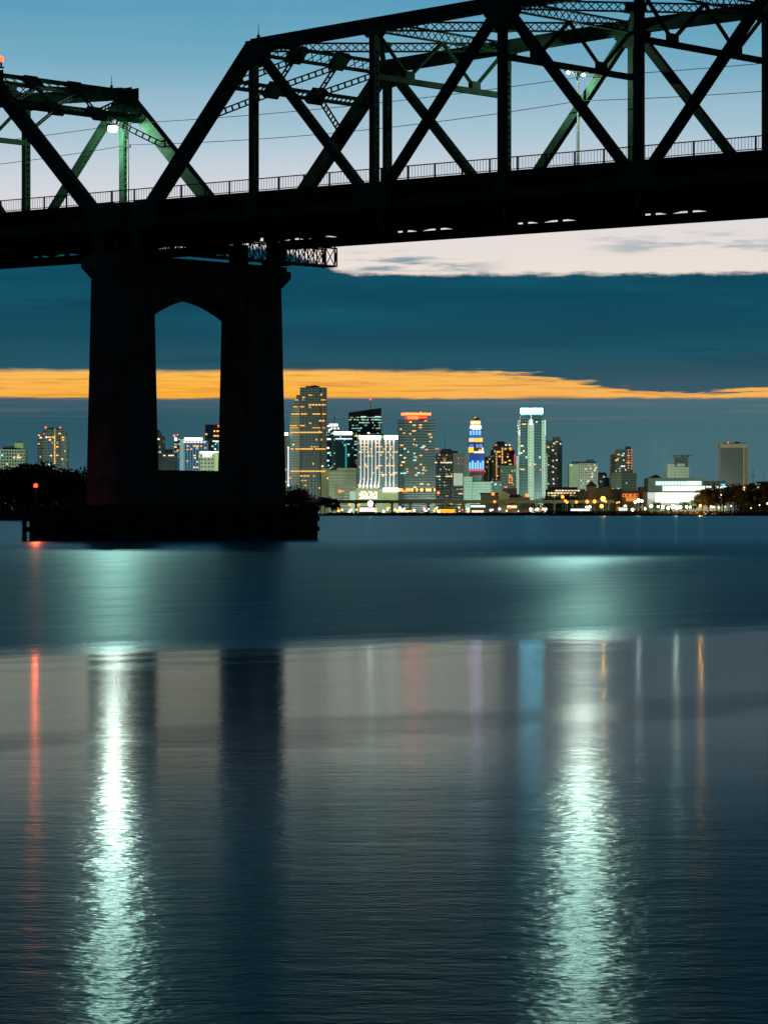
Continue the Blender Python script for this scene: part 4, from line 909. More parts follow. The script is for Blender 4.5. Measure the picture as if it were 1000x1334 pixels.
B.prism('wall', [(636.5, 4), (641, 0), (668, 0), (672, 4)], 594, m); B.prism('shoulder', [(639, 4.2), (643, 1), (666, 1), (670, 4.2)], 586, m, 594); B.prism('shoulder', [(642, 5), (664.5, 5)], 580.5, m, 586, 30); B.prism('roof', [(645.5, 7), (660, 7)], 576.5, ROOFM, 580.5, 28); B.prism('roof', [(647, 9), (656.5, 9)], 574.6, ROOFM, 576.5, 26)
for k in range(9): B.box('window', 645.8, 647.2, 590 + 3.6 * k, 592.6 + 3.6 * k, glow(AMB, 0.9), -0.5)
for k in range(6): B.box('window', 653.2, 654.8, 583 + 3.6 * k, 585.8 + 3.6 * k, glow((255, 190, 120), 1.1), -0.5)
B.wins([(649, 588.5, AMB, 5), (650.5, 594.5, AMB, 2.6), (664, 584, AMB, 3), (665, 585.6, ORG, 3), (658, 584.6, AMB, 3), (661, 595, AMB, 2.4), (658, 602.2, AMB, 3.2), (663.5, 600, AMB, 3), (646, 579.6, (255, 100, 90), 2), (658.8, 579.5, WHT, 2), (663.5, 579.6, PNK, 2.6), (647.5, 619.8, AMB, 2)], st=1.3, h=1.9)
for k in range(6): B.box('window', 669.4, 670.8, 592 + 2.5 * k, 593.6 + 2.5 * k, glow((255, 110, 140), 1.0), -0.4)
B = Bld('office_block', 'pale green block with a patch of orange windows, in front of the domed tower', 'building', 4450, 651, 674)
B.prism('wall', [(652, 0), (674, 0)], 606.5, fac('green2', (0.17, 0.25, 0.19), du=2.8, dv=3.6, fu=0.5, fv=0.4, lit=0.03, warm=0.6, seed=29))
B.wins([(663 + 1.9 * (k % 3), 619 + 2.4 * (k // 3), ORG if k % 4 else AMB, 1.5) for k in range(15) if k not in (2, 7, 10)], st=1.2, h=1.5); B.wins([(664.5, 604.8, (150, 220, 90), 4), (666.5, 613.5, WARM, 1.6), (670, 613, WARM, 1.6), (668, 631, ORG, 2), (658.5, 634.5, AMB, 4)], st=0.8, h=1.6)
# tall glass tower with the bright crown
B = Bld('office_tower', 'tall dark glass tower with pale stone ribs and a brilliant cyan white crown', 'building', 4250, 672, 713)
mg = fac('glass', (0.06, 0.13, 0.14), glass=(0.012, 0.04, 0.05), du=2.9, dv=3.6, fu=0.8, fv=0.75, lit=0.012, warm=0.5, seed=30)
ms = fac('ribs', (0.42, 0.48, 0.38), glass=(0.10, 0.13, 0.11), du=3.2, dv=3.7, fu=0.35, fv=0.45, lit=0.01, seed=31)
B.prism('wall', [(678, 3), (690, 0), (706, 2)], 539.5, mg, depth=30); B.box('crown', 678, 690.8, 532, 538.8, glow((120, 235, 255), 40.0), 4.0, 6.0); B.box('crown', 691.4, 706.3, 532, 538.8, glow((120, 235, 255), 40.0), 4.0, 6.0)
B.prism('crown_core', [(679, 8), (705, 8)], 533, ROOFM, 539.4, 26)
B.prism('wing_wall', [(674.6, 5), (688, 2)], 547, mg, depth=28); B.prism('stone_rib', [(674.6, 4.6), (677.4, 4.0)], 547, ms, 593, 8); B.prism('wing_wall', [(672.6, 5.4), (687.5, 1.6)], 593, mg, depth=26); B.prism('stone_rib', [(672.2, 5.0), (675.6, 4.4)], 594, ms, None, 9)
B.prism('stone_rib', [(687.5, -0.8), (695.2, -0.8)], 551, ms, None, 4); B.prism('glass_bay', [(695.3, -0.2), (705.2, -0.2)], 547, mg, None, 6); B.prism('stone_rib', [(705.3, -0.8), (710.6, 1)], 547, ms, None, 8); B.prism('stone_rib', [(710.7, 1), (712.6, 3)], 592, ms, None, 10)
B.box('lamp_panel', 689.3, 693.6, 546.5, 553.6, glow((225, 255, 240), 1.4), -1.8); B.box('lamp_panel', 691, 692, 539.6, 546.4, glow((200, 245, 245), 0.9), -0.6); B.box('light_strip', 709.3, 710.6, 547, 567, glow((210, 240, 220), 0.9), -1.2); B.box('light_strip', 675.4, 677, 560, 567, glow((220, 245, 225), 1.2), 3.2)
B.box('light_strip', 687.0, 687.7, 547, 594, glow((190, 225, 200), 0.45), -1.4)
B.wins([(681, 552.5, AMB, 3), (683.8, 552.4, AMB, 2.4), (698.8, 549.6, WHT, 1.8), (679.6, 580.7, (230, 230, 150), 4), (682, 587.5, WHT, 2), (676, 590, WHT, 2), (679, 590, WHT, 2), (681, 611.5, AMB, 4), (678, 611, AMB, 1.5), (690.3, 605, (255, 170, 110), 2), (696.6, 604.8, AMB, 2.4), (703.6, 612, ORG, 1.6)], st=1.3, dy=-1.4)
B = Bld('apartment_tower', 'brown grey tower with a small round roof lantern, right behind the tall glass tower', 'building', 4600, 711, 732)
m = fac('browngrey', (0.21, 0.21, 0.17), du=2.4, dv=3.3, fu=0.45, fv=0.5, lit=0.07, warm=0.3, seed=32); B.prism('wall', [(711, 0), (726, 0), (732, 5)], 574, m); B.prism('roof', [(720, 4), (729.5, 6)], 568.8, m, 574, 26)
B.wins([(721.5, 577.6, WHT, 2), (724.8, 575.4, AMB, 2.4), (714, 582.6, (255, 225, 180), 2), (720, 586.5, WHT, 2), (729.8, 578, WHT, 1.6), (725, 599.3, WHT, 1.6), (720, 600, WHT, 1.2), (720.3, 608, WHT, 1.4), (720, 615, WHT, 1.6), (720.5, 624, WHT, 1.6), (721, 630, WHT, 1.6), (714, 605.5, TEA, 1.4), (714, 630, TEA, 1.6)], st=1.2, h=1.6)
B = Bld('hotel', 'pale lit slab hotel with a blank end wall and a grid of windows', 'building', 4400, 741, 779)
B.prism('end_wall', [(741, 5), (753, 0)], 604.5, paint('blank_pale', (0.42, 0.49, 0.30), 0.85, 0.12, 0.04)); B.prism('wall', [(753.1, 0), (778.5, 4)], 603.6, fac('palegrid', (0.46, 0.47, 0.36), glass=(0.07, 0.08, 0.075), du=2.5, dv=3.4, fu=0.5, fv=0.5, lit=0.12, warm=0.5, seed=33))
B.prism('roof', [(746, 6), (777, 6)], 601, ROOFM, 603.6, 28); B.prism('plant_room', [(764, 8), (773.5, 8)], 598.4, ROOFM, 601, 24)
B.wins([(743.5, 605.8, (230, 235, 110), 4)], st=0.8, dy=3.0); B.wins([(774.5, 612.5, PNK, 2), (775.5, 609.5, PNK, 1.6), (771, 616.5, AMB, 1.8), (770.5, 621.5, PNK, 2), (763, 611, AMB, 2.4), (765, 627, WARM, 1.6), (769, 610, WARM, 1.6)], st=1.3, dy=-0.2)
B = Bld('office_block', 'small blue grey block between the slab hotel and the stepped brown tower', 'building', 4700, 778, 798)
m = fac('bluegrey', (0.13, 0.19, 0.20), du=3.0, dv=4.2, fu=0.5, fv=0.55, lit=0.05, warm=0.2, seed=34); B.prism('wall', [(778, 0), (790, 0)], 617, m); B.prism('wall', [(790.1, 1), (798, 1)], 622, m); B.prism('roof', [(780, 5), (789, 5)], 615.4, ROOFM, 617, 25)
B.wins([(786.5, 621, PNK, 2), (778, 633.5, TEA, 1.6)], st=0.9)
B = Bld('apartment_tower', 'stepped brown tower with a strip of orange windows down its right corner', 'building', 4500, 796, 829)
m = fac('stepbrown', (0.11, 0.12, 0.105), du=2.5, dv=3.4, fu=0.5, fv=0.5, lit=0.07, warm=0.6, seed=35); m2 = fac('steplow', (0.20, 0.22, 0.15), du=2.7, dv=3.5, fu=0.45, fv=0.5, lit=0.05, warm=0.3, seed=36)
B.prism('wall', [(796, 2), (802, 0), (824, 0)], 591.6, m, 616); B.prism('upper_wall', [(802, 1.5), (823.5, 1.5)], 585.3, m, 591.6, 30); B.prism('roof', [(815.5, 4), (821.5, 4)], 581.5, ROOFM, 585.3, 24); B.prism('lower_wall', [(795.8, 0), (810, -1.5), (828.8, 1.5)], 616, m2)
for k in range(8): B.box('window', 817.6, 819.0, 585.2 + 3.4 * k, 587.0 + 3.4 * k, glow((255, 150, 90), 0.8), -0.2); B.box('window', 821.4, 823.4, 585.4 + 3.4 * k, 587.2 + 3.4 * k, glow((255, 140, 80), 0.6), -0.2)
B.wins([(805.5, 592, AMB, 3), (810.6, 593.3, (130, 220, 230), 3.6), (803, 599.3, AMB, 3.6), (804.8, 597.4, AMB, 1.8), (811, 607.3, (215, 230, 255), 5.6), (818, 602.5, ORG, 4.6), (812, 599.5, PNK, 1.4), (814.5, 611.8, WARM, 1.4), (812, 590.8, TEA, 2)], st=1.2, h=1.7)
# museum and the low quarter in front (nearer the water)
B = Bld('museum', 'brilliantly lit long white waterfront building with stacked green roof volumes', 'building', 2500, 843, 947)
teal_m = paint('museum_teal', (0.10, 0.20, 0.17), 0.7, 0.2, 0.1); whitem = paint('museum_white', (0.7, 0.72, 0.68), 0.7, 0.05, 0.1)
B.prism('upper_wall', [(844, 0), (916, 0)], 622.5, teal_m, 640.5, 40); B.prism('wing_wall', [(916.1, 1), (946, 1)], 626.5, paint('museum_dark', (0.05, 0.085, 0.075), 0.7, 0.2, 0.1), 641, 38); B.prism('wall', [(843, 1.0), (946, 1.0)], 641, whitem, None, 42)
B.box('floor_slab', 842.5, 947, 640.2, 641.4, teal_m, -0.6, 3.0)
B.box('window_band', 853.8, 894.5, 627.0, 632.0, glow((205, 245, 238), 1.25), -0.25); B.box('window_band', 895, 913, 627.0, 631.8, glow((205, 250, 255), 2.2), -0.3); B.box('window_band', 862.8, 905.5, 633.0, 639.6, glow((255, 246, 230), 1.5), -0.3); B.box('window_band', 906, 945.5, 633.0, 638.6, glow((246, 250, 232), 1.25), 0.3)
for k in range(9): B.box('mullion', 856.5 + 4.2 * k, 856.9 + 4.2 * k, 627, 632, teal_m, -0.85, 0.3)
for k in range(8): B.box('mullion', 909.5 + 4.4 * k, 909.8 + 4.4 * k, 633, 638.6, whitem, -0.3, 0.3)
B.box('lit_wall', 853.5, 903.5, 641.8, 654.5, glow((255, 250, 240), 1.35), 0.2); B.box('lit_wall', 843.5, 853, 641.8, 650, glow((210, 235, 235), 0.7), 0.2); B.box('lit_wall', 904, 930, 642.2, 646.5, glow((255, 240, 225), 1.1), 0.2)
B.box('blue_sign', 938.5, 944, 630.4, 632.4, glow((30, 200, 240), 1.6), 0.2)
B.box('banner', 915, 919, 641.6, 645, glow((255, 90, 70), 1.0), -0.4); B.box('banner', 920, 926, 641.6, 645, glow((110, 190, 255), 1.0), -0.4)
b = MB()
b.add([(at(p, 2540) - B.o.x, yy, up(q, 2540) - GZ) for yy in (40, 60) for p, q in ((846, 622.4), (855, 618.2), (861, 622.4))], [(0, 1, 2), (5, 4, 3), (0, 3, 4, 1), (1, 4, 5, 2), (2, 5, 3, 0)]); b.build('gable_roof', paint('gable', (0.16, 0.12, 0.10), 0.8), B.r)
B = Bld('office_tower', 'beige tower under a dark unfinished frame with two cranes, rising behind the museum', 'building', 4300, 869, 902)
m = fac('beige', (0.33, 0.32, 0.22), glass=(0.16, 0.16, 0.12), du=2.6, dv=3.6, fu=0.4, fv=0.45, lit=0.0, seed=37)
B.prism('wall', [(869, 2), (873, 0), (879, 0)], 604.5, m); B.prism('wall', [(878.5, 0.5), (882, -0.5), (897.2, 0.5)], 608, m, None, 30); B.prism('crown_wall', [(881, 2), (892, 2)], 603.6, m, 608, 26)
fm = paint('frame_dark', (0.03, 0.04, 0.045), 0.8); B.prism('frame', [(878.5, 6), (895, 6)], 595, fac('frame', (0.035, 0.045, 0.05), glass=(0.02, 0.025, 0.03), du=2.0, dv=3.0, fu=0.6, fv=0.7, lit=0.0, seed=38), 608, 26)
B.box('crane_boom', 876.5, 901.5, 593.2, 594.2, fm, 10, 1.2); B.box('crane_counterweight', 876, 878.6, 592.6, 595, fm, 10, 2.0); B.box('crane_counterweight', 894, 897, 592.6, 595, fm, 10, 2.0); B.box('crane_cab', 887.5, 890.5, 592.2, 595, fm, 10, 2.0); B.mast(896, 640, 594.5, 4, 0.4); B.mast(884, 594, 588, 10, 0.3)
B = Bld('office_tower', 'big brown slab tower with dark glass and a plain frame', 'building', 4300, 938, 973.5)
br = paint('brownframe', (0.30, 0.20, 0.13), 0.85, 0.15, 0.03); B.prism('frame_top', [(938, 0), (973.4, 0)], 577.8, br, 583.2, 30); B.prism('frame_side', [(968, 0), (969, -0.2), (973.5, 3)], 583.2, paint('brownside', (0.42, 0.22, 0.12), 0.85, 0.15, 0.03), None, 30)
B.prism('wall', [(938.2, 1.2), (967.9, 1.2)], 583.2, fac('brownglass', (0.10, 0.085, 0.075), glass=(0.055, 0.055, 0.055), du=1.5, dv=60, fu=0.5, fv=1.0, lit=0.0, seed=39), None, 29); B.prism('roof', [(943, 6), (972, 6)], 576.8, ROOFM, 577.8, 26); B.prism('plant_room', [(958, 8), (963, 8)], 575.4, ROOFM, 576.8, 20)
B.beacon(948, 576.5, (255, 90, 70), 1.2, 4, 1.2)
B = Bld('parking_garage', 'low open parking garage with white lamps at the right edge behind the dark trees', 'building', 2900, 962, 1015)
m = fac('garage2', (0.30, 0.29, 0.17), glass=(0.03, 0.03, 0.03), du=9, dv=2.7, fu=0.94, fv=0.5, lit=0.0, seed=40); B.prism('wall', [(962, 0), (1015, 0)], 632, m); B.prism('stair_core', [(974, -1), (980.5, -1)], 631, paint('core_pale', (0.3, 0.31, 0.2), 0.85))
B.box('roof_room', 976, 982.5, 629.2, 632, paint('rr', (0.32, 0.3, 0.14), 0.8), 6, 6); B.mast(980.5, 630, 612, 8, 0.22); B.box('mast_crossarm', 977.5, 983.5, 619.2, 619.7, DARKSTEEL, 8, 0.4); B.box('mast_crossarm', 979, 982, 613.6, 614, DARKSTEEL, 8, 0.4); B.mast(994.5, 630, 617, 8, 0.16); B.prism('upper_level', [(990, 8), (1015, 8)], 627, m, 632, 40)
B.wins([(969, 635, WARM, 2.2), (968.5, 638.5, WHT, 2.4), (982, 640, WHT, 4), (985.5, 640.5, (230, 255, 210), 3), (987, 635, WARM, 1.8), (995, 636, (235, 250, 200), 2), (988, 644, WARM, 2.4)], st=2.0, dy=-0.6)
B = Bld('warehouse', 'low building with four glowing rows of square windows, right of the tall glass tower', 'building', 2700, 713, 762)
B.prism('wall', [(713, 0), (762, 0)], 637.5, paint('whse', (0.07, 0.08, 0.07), 0.8, 0.2, 0.1)); B.prism('roof', [(716, 6), (752, 6)], 634.5, ROOFM, 637.5, 30)
for r_, (x0, x1) in enumerate([(723, 752), (713, 749), (713, 743), (713, 736)]):
    x = x0
    while x < x1: B.box('window', x, x + 3.1, 638.2 + 3.2 * r_, 640.0 + 3.2 * r_, glow((255, 232, 165) if rnd.random() < 0.8 else PNK, rnd.choice([0.9, 1.3, 1.0])), -0.3); x += 4.1
for x in range(740, 754, 4): B.box('window', x, x + 3, 645, 648, glow((220, 215, 130), 0.6), -0.3)
B = Bld('brick_tower', 'short brick tower with a dark pyramid roof, lit orange from below', 'building', 2600, 764, 778)
B.prism('wall', [(764.5, 0), (768, -0.8), (776.5, 0)], 633.5, paint('brick', (0.24, 0.15, 0.08), 0.85, 0.25, 0.5), depth=9)
b = MB(); x0, x1, xm = at(763.5, 2600) - B.o.x, at(777.5, 2600) - B.o.x, at(770.5, 2600) - B.o.x
b.add([(x0, -1.6, up(633.5, 2600) - GZ), (x1, -1.6, up(633.5, 2600) - GZ), (x1, 10, up(633.5, 2600) - GZ), (x0, 10, up(633.5, 2600) - GZ), (xm, 4, up(626, 2600) - GZ)], [(3, 2, 1, 0), (0, 1, 4), (1, 2, 4), (2, 3, 4), (3, 0, 4)]); b.build('pyramid_roof', paint('slate', (0.05, 0.07, 0.08), 0.7), B.r)
B.prism('side_wing', [(752, 2), (764.4, 2)], 640, paint('brick2', (0.13, 0.10, 0.06), 0.85, 0.25, 0.5), None, 12)
B = Bld('warehouse', 'plain yellow lit warehouse right of the brick tower', 'building', 2700, 777, 812)
yw = paint('yellowwall', (0.42, 0.37, 0.19), 0.85, 0.2, 0.06); B.prism('wall', [(777, 1), (784.5, 1)], 635.5, yw); B.prism('wall', [(784.6, 0), (797, 0)], 634, yw); B.prism('wall', [(797.1, 2), (811.5, 2)], 637, paint('yellowwall2', (0.30, 0.28, 0.15), 0.85, 0.2, 0.06)); B.prism('roof', [(786, 4), (796, 4)], 632.8, paint('redroof', (0.14, 0.06, 0.05), 0.8), 634)
B = Bld('warehouse', 'low red roofed shed with an orange glowing front, left of the museum', 'building', 2600, 809, 846)
B.prism('wall', [(809.5, 1), (833, 1)], 642.5, paint('shed', (0.3, 0.16, 0.07), 0.8)); B.prism('roof', [(808.8, 0), (834, 0)], 638.4, paint('shedroof', (0.22, 0.13, 0.11), 0.8), 642.3, 24); B.prism('tall_wall', [(834.2, 3), (843.4, 0)], 634.2, paint('shed2', (0.36, 0.17, 0.06), 0.8)); B.box('lit_front', 810.5, 830.5, 643.2, 647.5, glow((255, 130, 20), 0.8), 0.6); B.box('lit_front', 815, 829, 648, 653, glow((255, 150, 40), 0.7), 0.6)
for x in (811.5, 816.5, 823, 828): B.box('dark_window', x, x + 1.8, 644.2, 646.6, ROOFM, -0.2)
B = Bld('pavilion', 'olive gabled pavilion between dark sheds, just above the elevated highway', 'building', 2500, 627, 690)
B.prism('shed_wall', [(627, 2), (649, 2)], 644.5, paint('shedgrey', (0.10, 0.12, 0.1), 0.8), None, 20); B.prism('shed_roof', [(626, 1), (650, 1)], 641.8, ROOFM, 644.4, 24)
b = MB(); Z = lambda q: up(q, 2500) - GZ; X = lambda p: at(p, 2500) - B.o.x
b.add([(X(p), yy, Z(q)) for yy in (0, 18) for p, q in ((649, 660), (649, 645), (656, 640.8), (663, 645), (663, 660))], [(0, 1, 2, 3, 4), (9, 8, 7, 6, 5), (0, 5, 6, 1), (1, 6, 7, 2), (2, 7, 8, 3), (3, 8, 9, 4), (4, 9, 5, 0)]); b.build('gable_wall', paint('gableolive', (0.30, 0.30, 0.11), 0.8), B.r)
b = MB(); b.bar((X(648), -0.6, Z(645.4)), (X(656), -0.6, Z(640.4)), 1.6, 0.7); b.bar((X(656), -0.6, Z(640.4)), (X(664), -0.6, Z(645.4)), 1.6, 0.7); b.build('gable_trim', paint('trimpale', (0.4, 0.42, 0.3), 0.8), B.r)
B.prism('shed_wall', [(663.2, 3), (690, 3)], 648, paint('redshed', (0.17, 0.10, 0.06), 0.8), None, 20); B.prism('shed_roof', [(656, 9), (665, 9), (673, 9)], 636, ROOFM, 644, 24)
# --- elevated highway along the waterfront
VY = 2260; vz = lambda q: up(q, VY)
hw = thing('elevated_highway', 'long low elevated highway on columns running along the far waterfront', 'highway', (0, VY, GZ))
b = MB(); b.box(at(430, VY), at(800, VY), 0, 11, vz(655.5) - GZ, vz(652.4) - GZ); b.box(at(430, VY), at(800, VY), -0.4, -0.05, vz(654.6) - GZ, vz(651.4) - GZ); b.build('deck', paint('via', (0.22, 0.22, 0.16), 0.85, 0.3, 0.2), hw)
for k in range(16):
    x = at(440 + 23.5 * k, VY); b = MB(); b.box(x - 0.7, x + 0.7, 2, 4.5, 0, vz(655.6) - GZ); b.box(x - 1.4, x + 1.4, 0.5, 9, vz(656.4) - GZ, vz(655.52) - GZ); b.build('column', bpy.data.materials['via'], hw)
VDECK = vz(652.4)
# --- lamps of the waterfront: post and globe, one of each colour copied
def lamp_proto(col, st, power=None):
    t = bpy.data.objects.new('street_lamp', None); COL.objects.link(t)
    b = MB(); b.tube([(0, 0, 0), (0, 0, 1)], [0.16, 0.12], 6); b.build('pole', DARKSTEEL, t)
    b = MB(); b.ball((0, 0, 0), 1.0, 8, 6); b.build('globe', glow(col, st), t)
    return t
protos = {}
def shore_lamp(px, py, Y, base, col, st, r, label, group):
    key = (tuple(col), st)
    if key not in protos: protos[key] = lamp_proto(col, st); t = protos[key]; ch = kids(t); protos[key + ('k',)] = ch
    else:
        t = protos[key].copy(); COL.objects.link(t); ch = []
        for c in protos[key + ('k',)]: q = c.copy(); COL.objects.link(q); q.parent = t; ch.append(q)
    h = up(py, Y) - base
    t.location = (at(px, Y), Y, base); t['label'] = label; t['category'] = 'street lamp'; t['group'] = group
    for c in ch:
        if c.name.startswith('pole'): c.scale = (1, 1, max(0.2, h - r * 0.7))
        else: c.location = (0, 0, h); c.scale = (r, r, r)
    return t
for px, py, r in [(442.7, 640, 1.3), (446.5, 640, 0.7), (525.5, 639.6, 1.1), (529, 639.8, 1.0), (570.6, 642, 1.3), (642, 643.5, 1.4), (686, 645.2, 1.4)]:
    shore_lamp(px, py, VY + 3, VDECK, (255, 105, 36), 3.6, r * 0.75, 'orange street lamp standing on the elevated highway deck', 'orange lamps on the elevated highway')
for px, py, r in [(455, 657.5, 1.1), (467, 658, 1.2), (504.5, 662, 1.1), (644, 653.5, 1.2), (732.5, 647.3, 1.6), (736, 652.2, 1.2), (738.2, 654.2, 1.3), (750.4, 654, 1.3), (764.5, 653.5, 1.7), (774, 653.3, 1.7), (788.5, 653.3, 1.0), (803.2, 655, 0.8), (806, 654.2, 0.8), (901.8, 654.8, 1.9)]:
    shore_lamp(px, py, 2180, GZ, (255, 125, 22), 3.6, r * 0.7, 'amber street lamp among the low buildings of the far waterfront', 'amber lamps of the waterfront')
shore_lamp(785.3, 649.8, 2180, GZ, (255, 140, 35), 20.0, 1.5, 'largest amber floodlamp, in front of the plain yellow lit warehouse', 'amber floodlamps')
shore_lamp(783.3, 659.4, 2170, GZ, (255, 175, 50), 10.0, 1.1, 'bright amber lamp low down directly below the largest amber floodlamp', 'amber floodlamps')
shore_lamp(912, 658.8, 2032, GZ, (255, 105, 16), 12.0, 0.8, 'small strong amber lamp in front of the dark trees right of the museum', 'amber floodlamps')
shore_lamp(482.3, 656.2, 2150, GZ, (240, 255, 235), 16.0, 1.7, 'glaring white floodlamp below the highway under the striped building', 'white floodlamps')
for px, py, r in [(831.5, 652, 1.6), (827, 654, 1.0), (836, 652.6, 1.0), (814, 660, 1.3), (823.5, 664, 1.2), (848, 659.5, 1.3), (857, 660, 1.0), (863, 660.4, 1.3), (876, 660, 1.7), (881, 661, 1.5), (886, 660.6, 1.2), (894, 660.5, 1.1), (899, 660.5, 1.0), (840, 663, 0.9), (870, 662, 1.2), (760, 662.8, 0.9), (764, 661, 1.1), (768, 660.6, 1.2), (756, 663.2, 0.8)]:
    shore_lamp(px, py, 2120, GZ, (240, 250, 205), 20.0, r * 0.66, 'white lamp glaring in the bright row before the museum gardens', 'white lamps before the museum')
for px, py, r in [(926, 660, 0.9), (929, 660.4, 0.7), (936, 661, 0.8), (939, 644.8, 0.4), (944.5, 660, 0.4), (952, 659, 0.5), (989, 658, 0.5), (999.5, 656, 0.8), (978, 662, 0.4)]:
    shore_lamp(px, py, 2030, GZ, (255, 225, 165), 5.0, r * 0.7, 'small warm lamp showing between the dark trees at the right end', 'lamps among the right hand trees')
for px, py, P, c in [(785.3, 649.8, 4.5e4, (1, 0.42, 0.08)), (831.5, 652, 1.6e4, (1, 0.96, 0.9)), (880, 658, 3.2e4, (0.95, 1, 0.6)), (912, 657.5, 4.2e4, (1, 0.36, 0.05)), (482.3, 656.2, 1.2e4, (0.95, 1, 0.8))]:
    LY = 2028 if px == 912 else 2114
    lamp_light('waterfront_lamp', (at(px, LY), LY, up(py, LY)), P, c, 0.9)
# tiny lights of the quay below the highway
qr = random.Random(5)
QC = {'white': (255, 245, 235), 'amber': (255, 180, 70), 'red': (255, 80, 70), 'pink': (255, 205, 205), 'green': (190, 255, 190)}
for i in range(86):
    px = qr.uniform(440, 712); py = qr.choice([661.5, 663, 664, 664.6, 665.4, 666]); c = qr.choices(['white', 'amber', 'red', 'pink', 'green'], [30, 32, 9, 20, 4])[0]
    if 571 < px < 593 or 612 < px < 632 or 467 < px < 489: continue
    shore_lamp(px, py, 2040 + qr.uniform(0, 60), GZ, QC[c], 3.0, qr.uniform(0.35, 0.85), 'tiny ' + c + ' light on the quay below the elevated highway', c + ' quay lights')
# lit quay pavilions and parked cars
def kiosk(label, px0, px1, py0, py1, col, st, roofc=(0.12, 0.1, 0.09), Y=2090):
    k = Bld('quay_pavilion', label, 'pavilion', Y, px0, px1); k.prism('wall', [(px0, 0), (px1, 0)], py0, paint('kioskwall', (0.25, 0.22, 0.2), 0.8) if 'kioskwall' not in bpy.data.materials else bpy.data.materials['kioskwall'], None, 8)
    k.box('roof', px0 - 0.8, px1 + 0.8, py0 - 0.8, py0, ROOFM, 3, 9.5)
    n = max(3, int((px1 - px0) / 2.4)); w_ = (px1 - px0) / n
    for i in range(n): k.box('window', px0 + w_ * i + 0.25, px0 + w_ * (i + 1) - 0.25, py0 + 0.7, py1, glow(col, st), -0.15, 0.2)
kiosk('pink white lit quay pavilion below the striped building', 468, 488, 660.5, 666.5, (255, 215, 220), 2.0)
kiosk('wide amber lit quay pavilion at the water edge below the domed office block', 572, 592.5, 662.5, 668.3, (255, 165, 40), 1.9)
kiosk('white lit upper pavilion under the highway below the blue lit tower', 612.5, 632, 657.6, 660.8, (240, 255, 240), 1.6, Y=2190)
kiosk('white lit pavilion with red ends at the quay below the pavilion roofs', 614, 630, 664, 667.6, (255, 225, 200), 1.4)
kiosk('white and orange lit pavilion under the highway near the glass tower', 660, 673, 657.8, 661.8, (255, 205, 150), 1.8, Y=2190)
kiosk('long white lit quay pavilion below the brick tower', 743, 768, 662.2, 665.6, (255, 255, 250), 1.9, Y=2100)
kiosk('white tent like pavilion left of the museum', 806, 817, 660.5, 665.4, (225, 245, 250), 1.2, Y=2100)
kiosk('narrow pink lit pavilion beside the glaring white floodlamp', 521, 532, 664, 667.5, (255, 205, 200), 1.5)
def car(px, Y, c, label):
    t = thing('parked_car', label, 'car', (at(px, Y), Y, GZ), rnd.uniform(-0.15, 0.15), 'cars parked on the quay')
    b = MB(); prof = [(-2.2, 0.35), (-2.2, 0.85), (-1.5, 0.95), (-0.9, 1.45), (0.7, 1.48), (1.3, 1.0), (2.15, 0.85), (2.2, 0.35)]; b.extrude_t(prof, -0.85, 0.85); b.build('body', c, t)
    for x in (-1.35, 1.35):
        for y in (-0.8, 0.8):
            b = MB(); b.tube([(x, y - 0.1, 0.33), (x, y + 0.1, 0.33)], 0.33, 10); b.build('wheel', CABLE, t)
    for y in (-0.6, 0.6):
        b = MB(); b.box(2.16, 2.24, y - 0.15, y + 0.15, 0.6, 0.75); b.build('headlight', glow((255, 250, 230), 3.0), t)
        b = MB(); b.box(-2.24, -2.18, y - 0.15, y + 0.15, 0.62, 0.78); b.build('tail_light', glow((255, 40, 30), 2.0), t)
for i, px in enumerate([446, 494, 512, 541, 556, 601, 645, 688]):
    car(px, 2030, [paint('car_white', (0.6, 0.6, 0.6), 0.3), paint('car_dark', (0.06, 0.07, 0.09), 0.3), paint('car_red', (0.3, 0.04, 0.04), 0.3)][i % 3], ['small white car parked by the quay edge', 'small dark car parked by the quay edge', 'small red car parked by the quay edge'][i % 3])

# --- trees
def tree_meshes(seed, h, wd, leaves, n=900, ls=0.55, trunk=0.25, flat=0.75):
    r = random.Random(seed)
    b = MB(); th = h * 0.42
    b.tube([(0, 0, 0), (0.1, 0, th * 0.5), (0.0, 0.1, th), (0.2, 0.1, h * 0.75)], [trunk, trunk * 0.8, trunk * 0.6, trunk * 0.2], 7)
    blobs = []
    for i in range(11):
        a = r.uniform(0, 6.28); q = r.uniform(0.1, 1.0) ** 0.6 * wd * 0.36; zc = r.uniform(0.42, 0.9) * h
        q *= 1.15 - 0.6 * max(0, (zc / h - 0.55)); p = Vector((q * math.cos(a), q * math.sin(a), zc)); blobs.append((p, r.uniform(0.16, 0.26) * wd))
        b.tube([(0, 0, th * r.uniform(0.6, 1.1)), (p.x * 0.5, p.y * 0.5, (th + p.z) / 2), tuple(p)], [trunk * 0.35, trunk * 0.22, trunk * 0.08], 5)
    tm = b.mesh('trunk', BARK)
    b = MB()
    for i in range(n):
        p, rad = r.choice(blobs); d = Vector((r.gauss(0, 1), r.gauss(0, 1), r.gauss(0, 1))).normalized()
        c = p + Vector((d.x, d.y, d.z * flat)) * rad * (r.random() ** 0.4)
        e1 = Vector((r.gauss(0, 1), r.gauss(0, 1), r.gauss(0, 1))).normalized(); e2 = e1.orthogonal().normalized(); s = ls * r.uniform(0.5, 1.2)
        b.add([c - e1 * s, c + e2 * s * 0.5, c + e1 * s, c - e2 * s * 0.5], [(0, 1, 2, 3)])
    me = bpy.data.meshes.new('crown'); me.from_pydata(b.v, [], b.f); me.materials.append(leaves)
    return tm, me
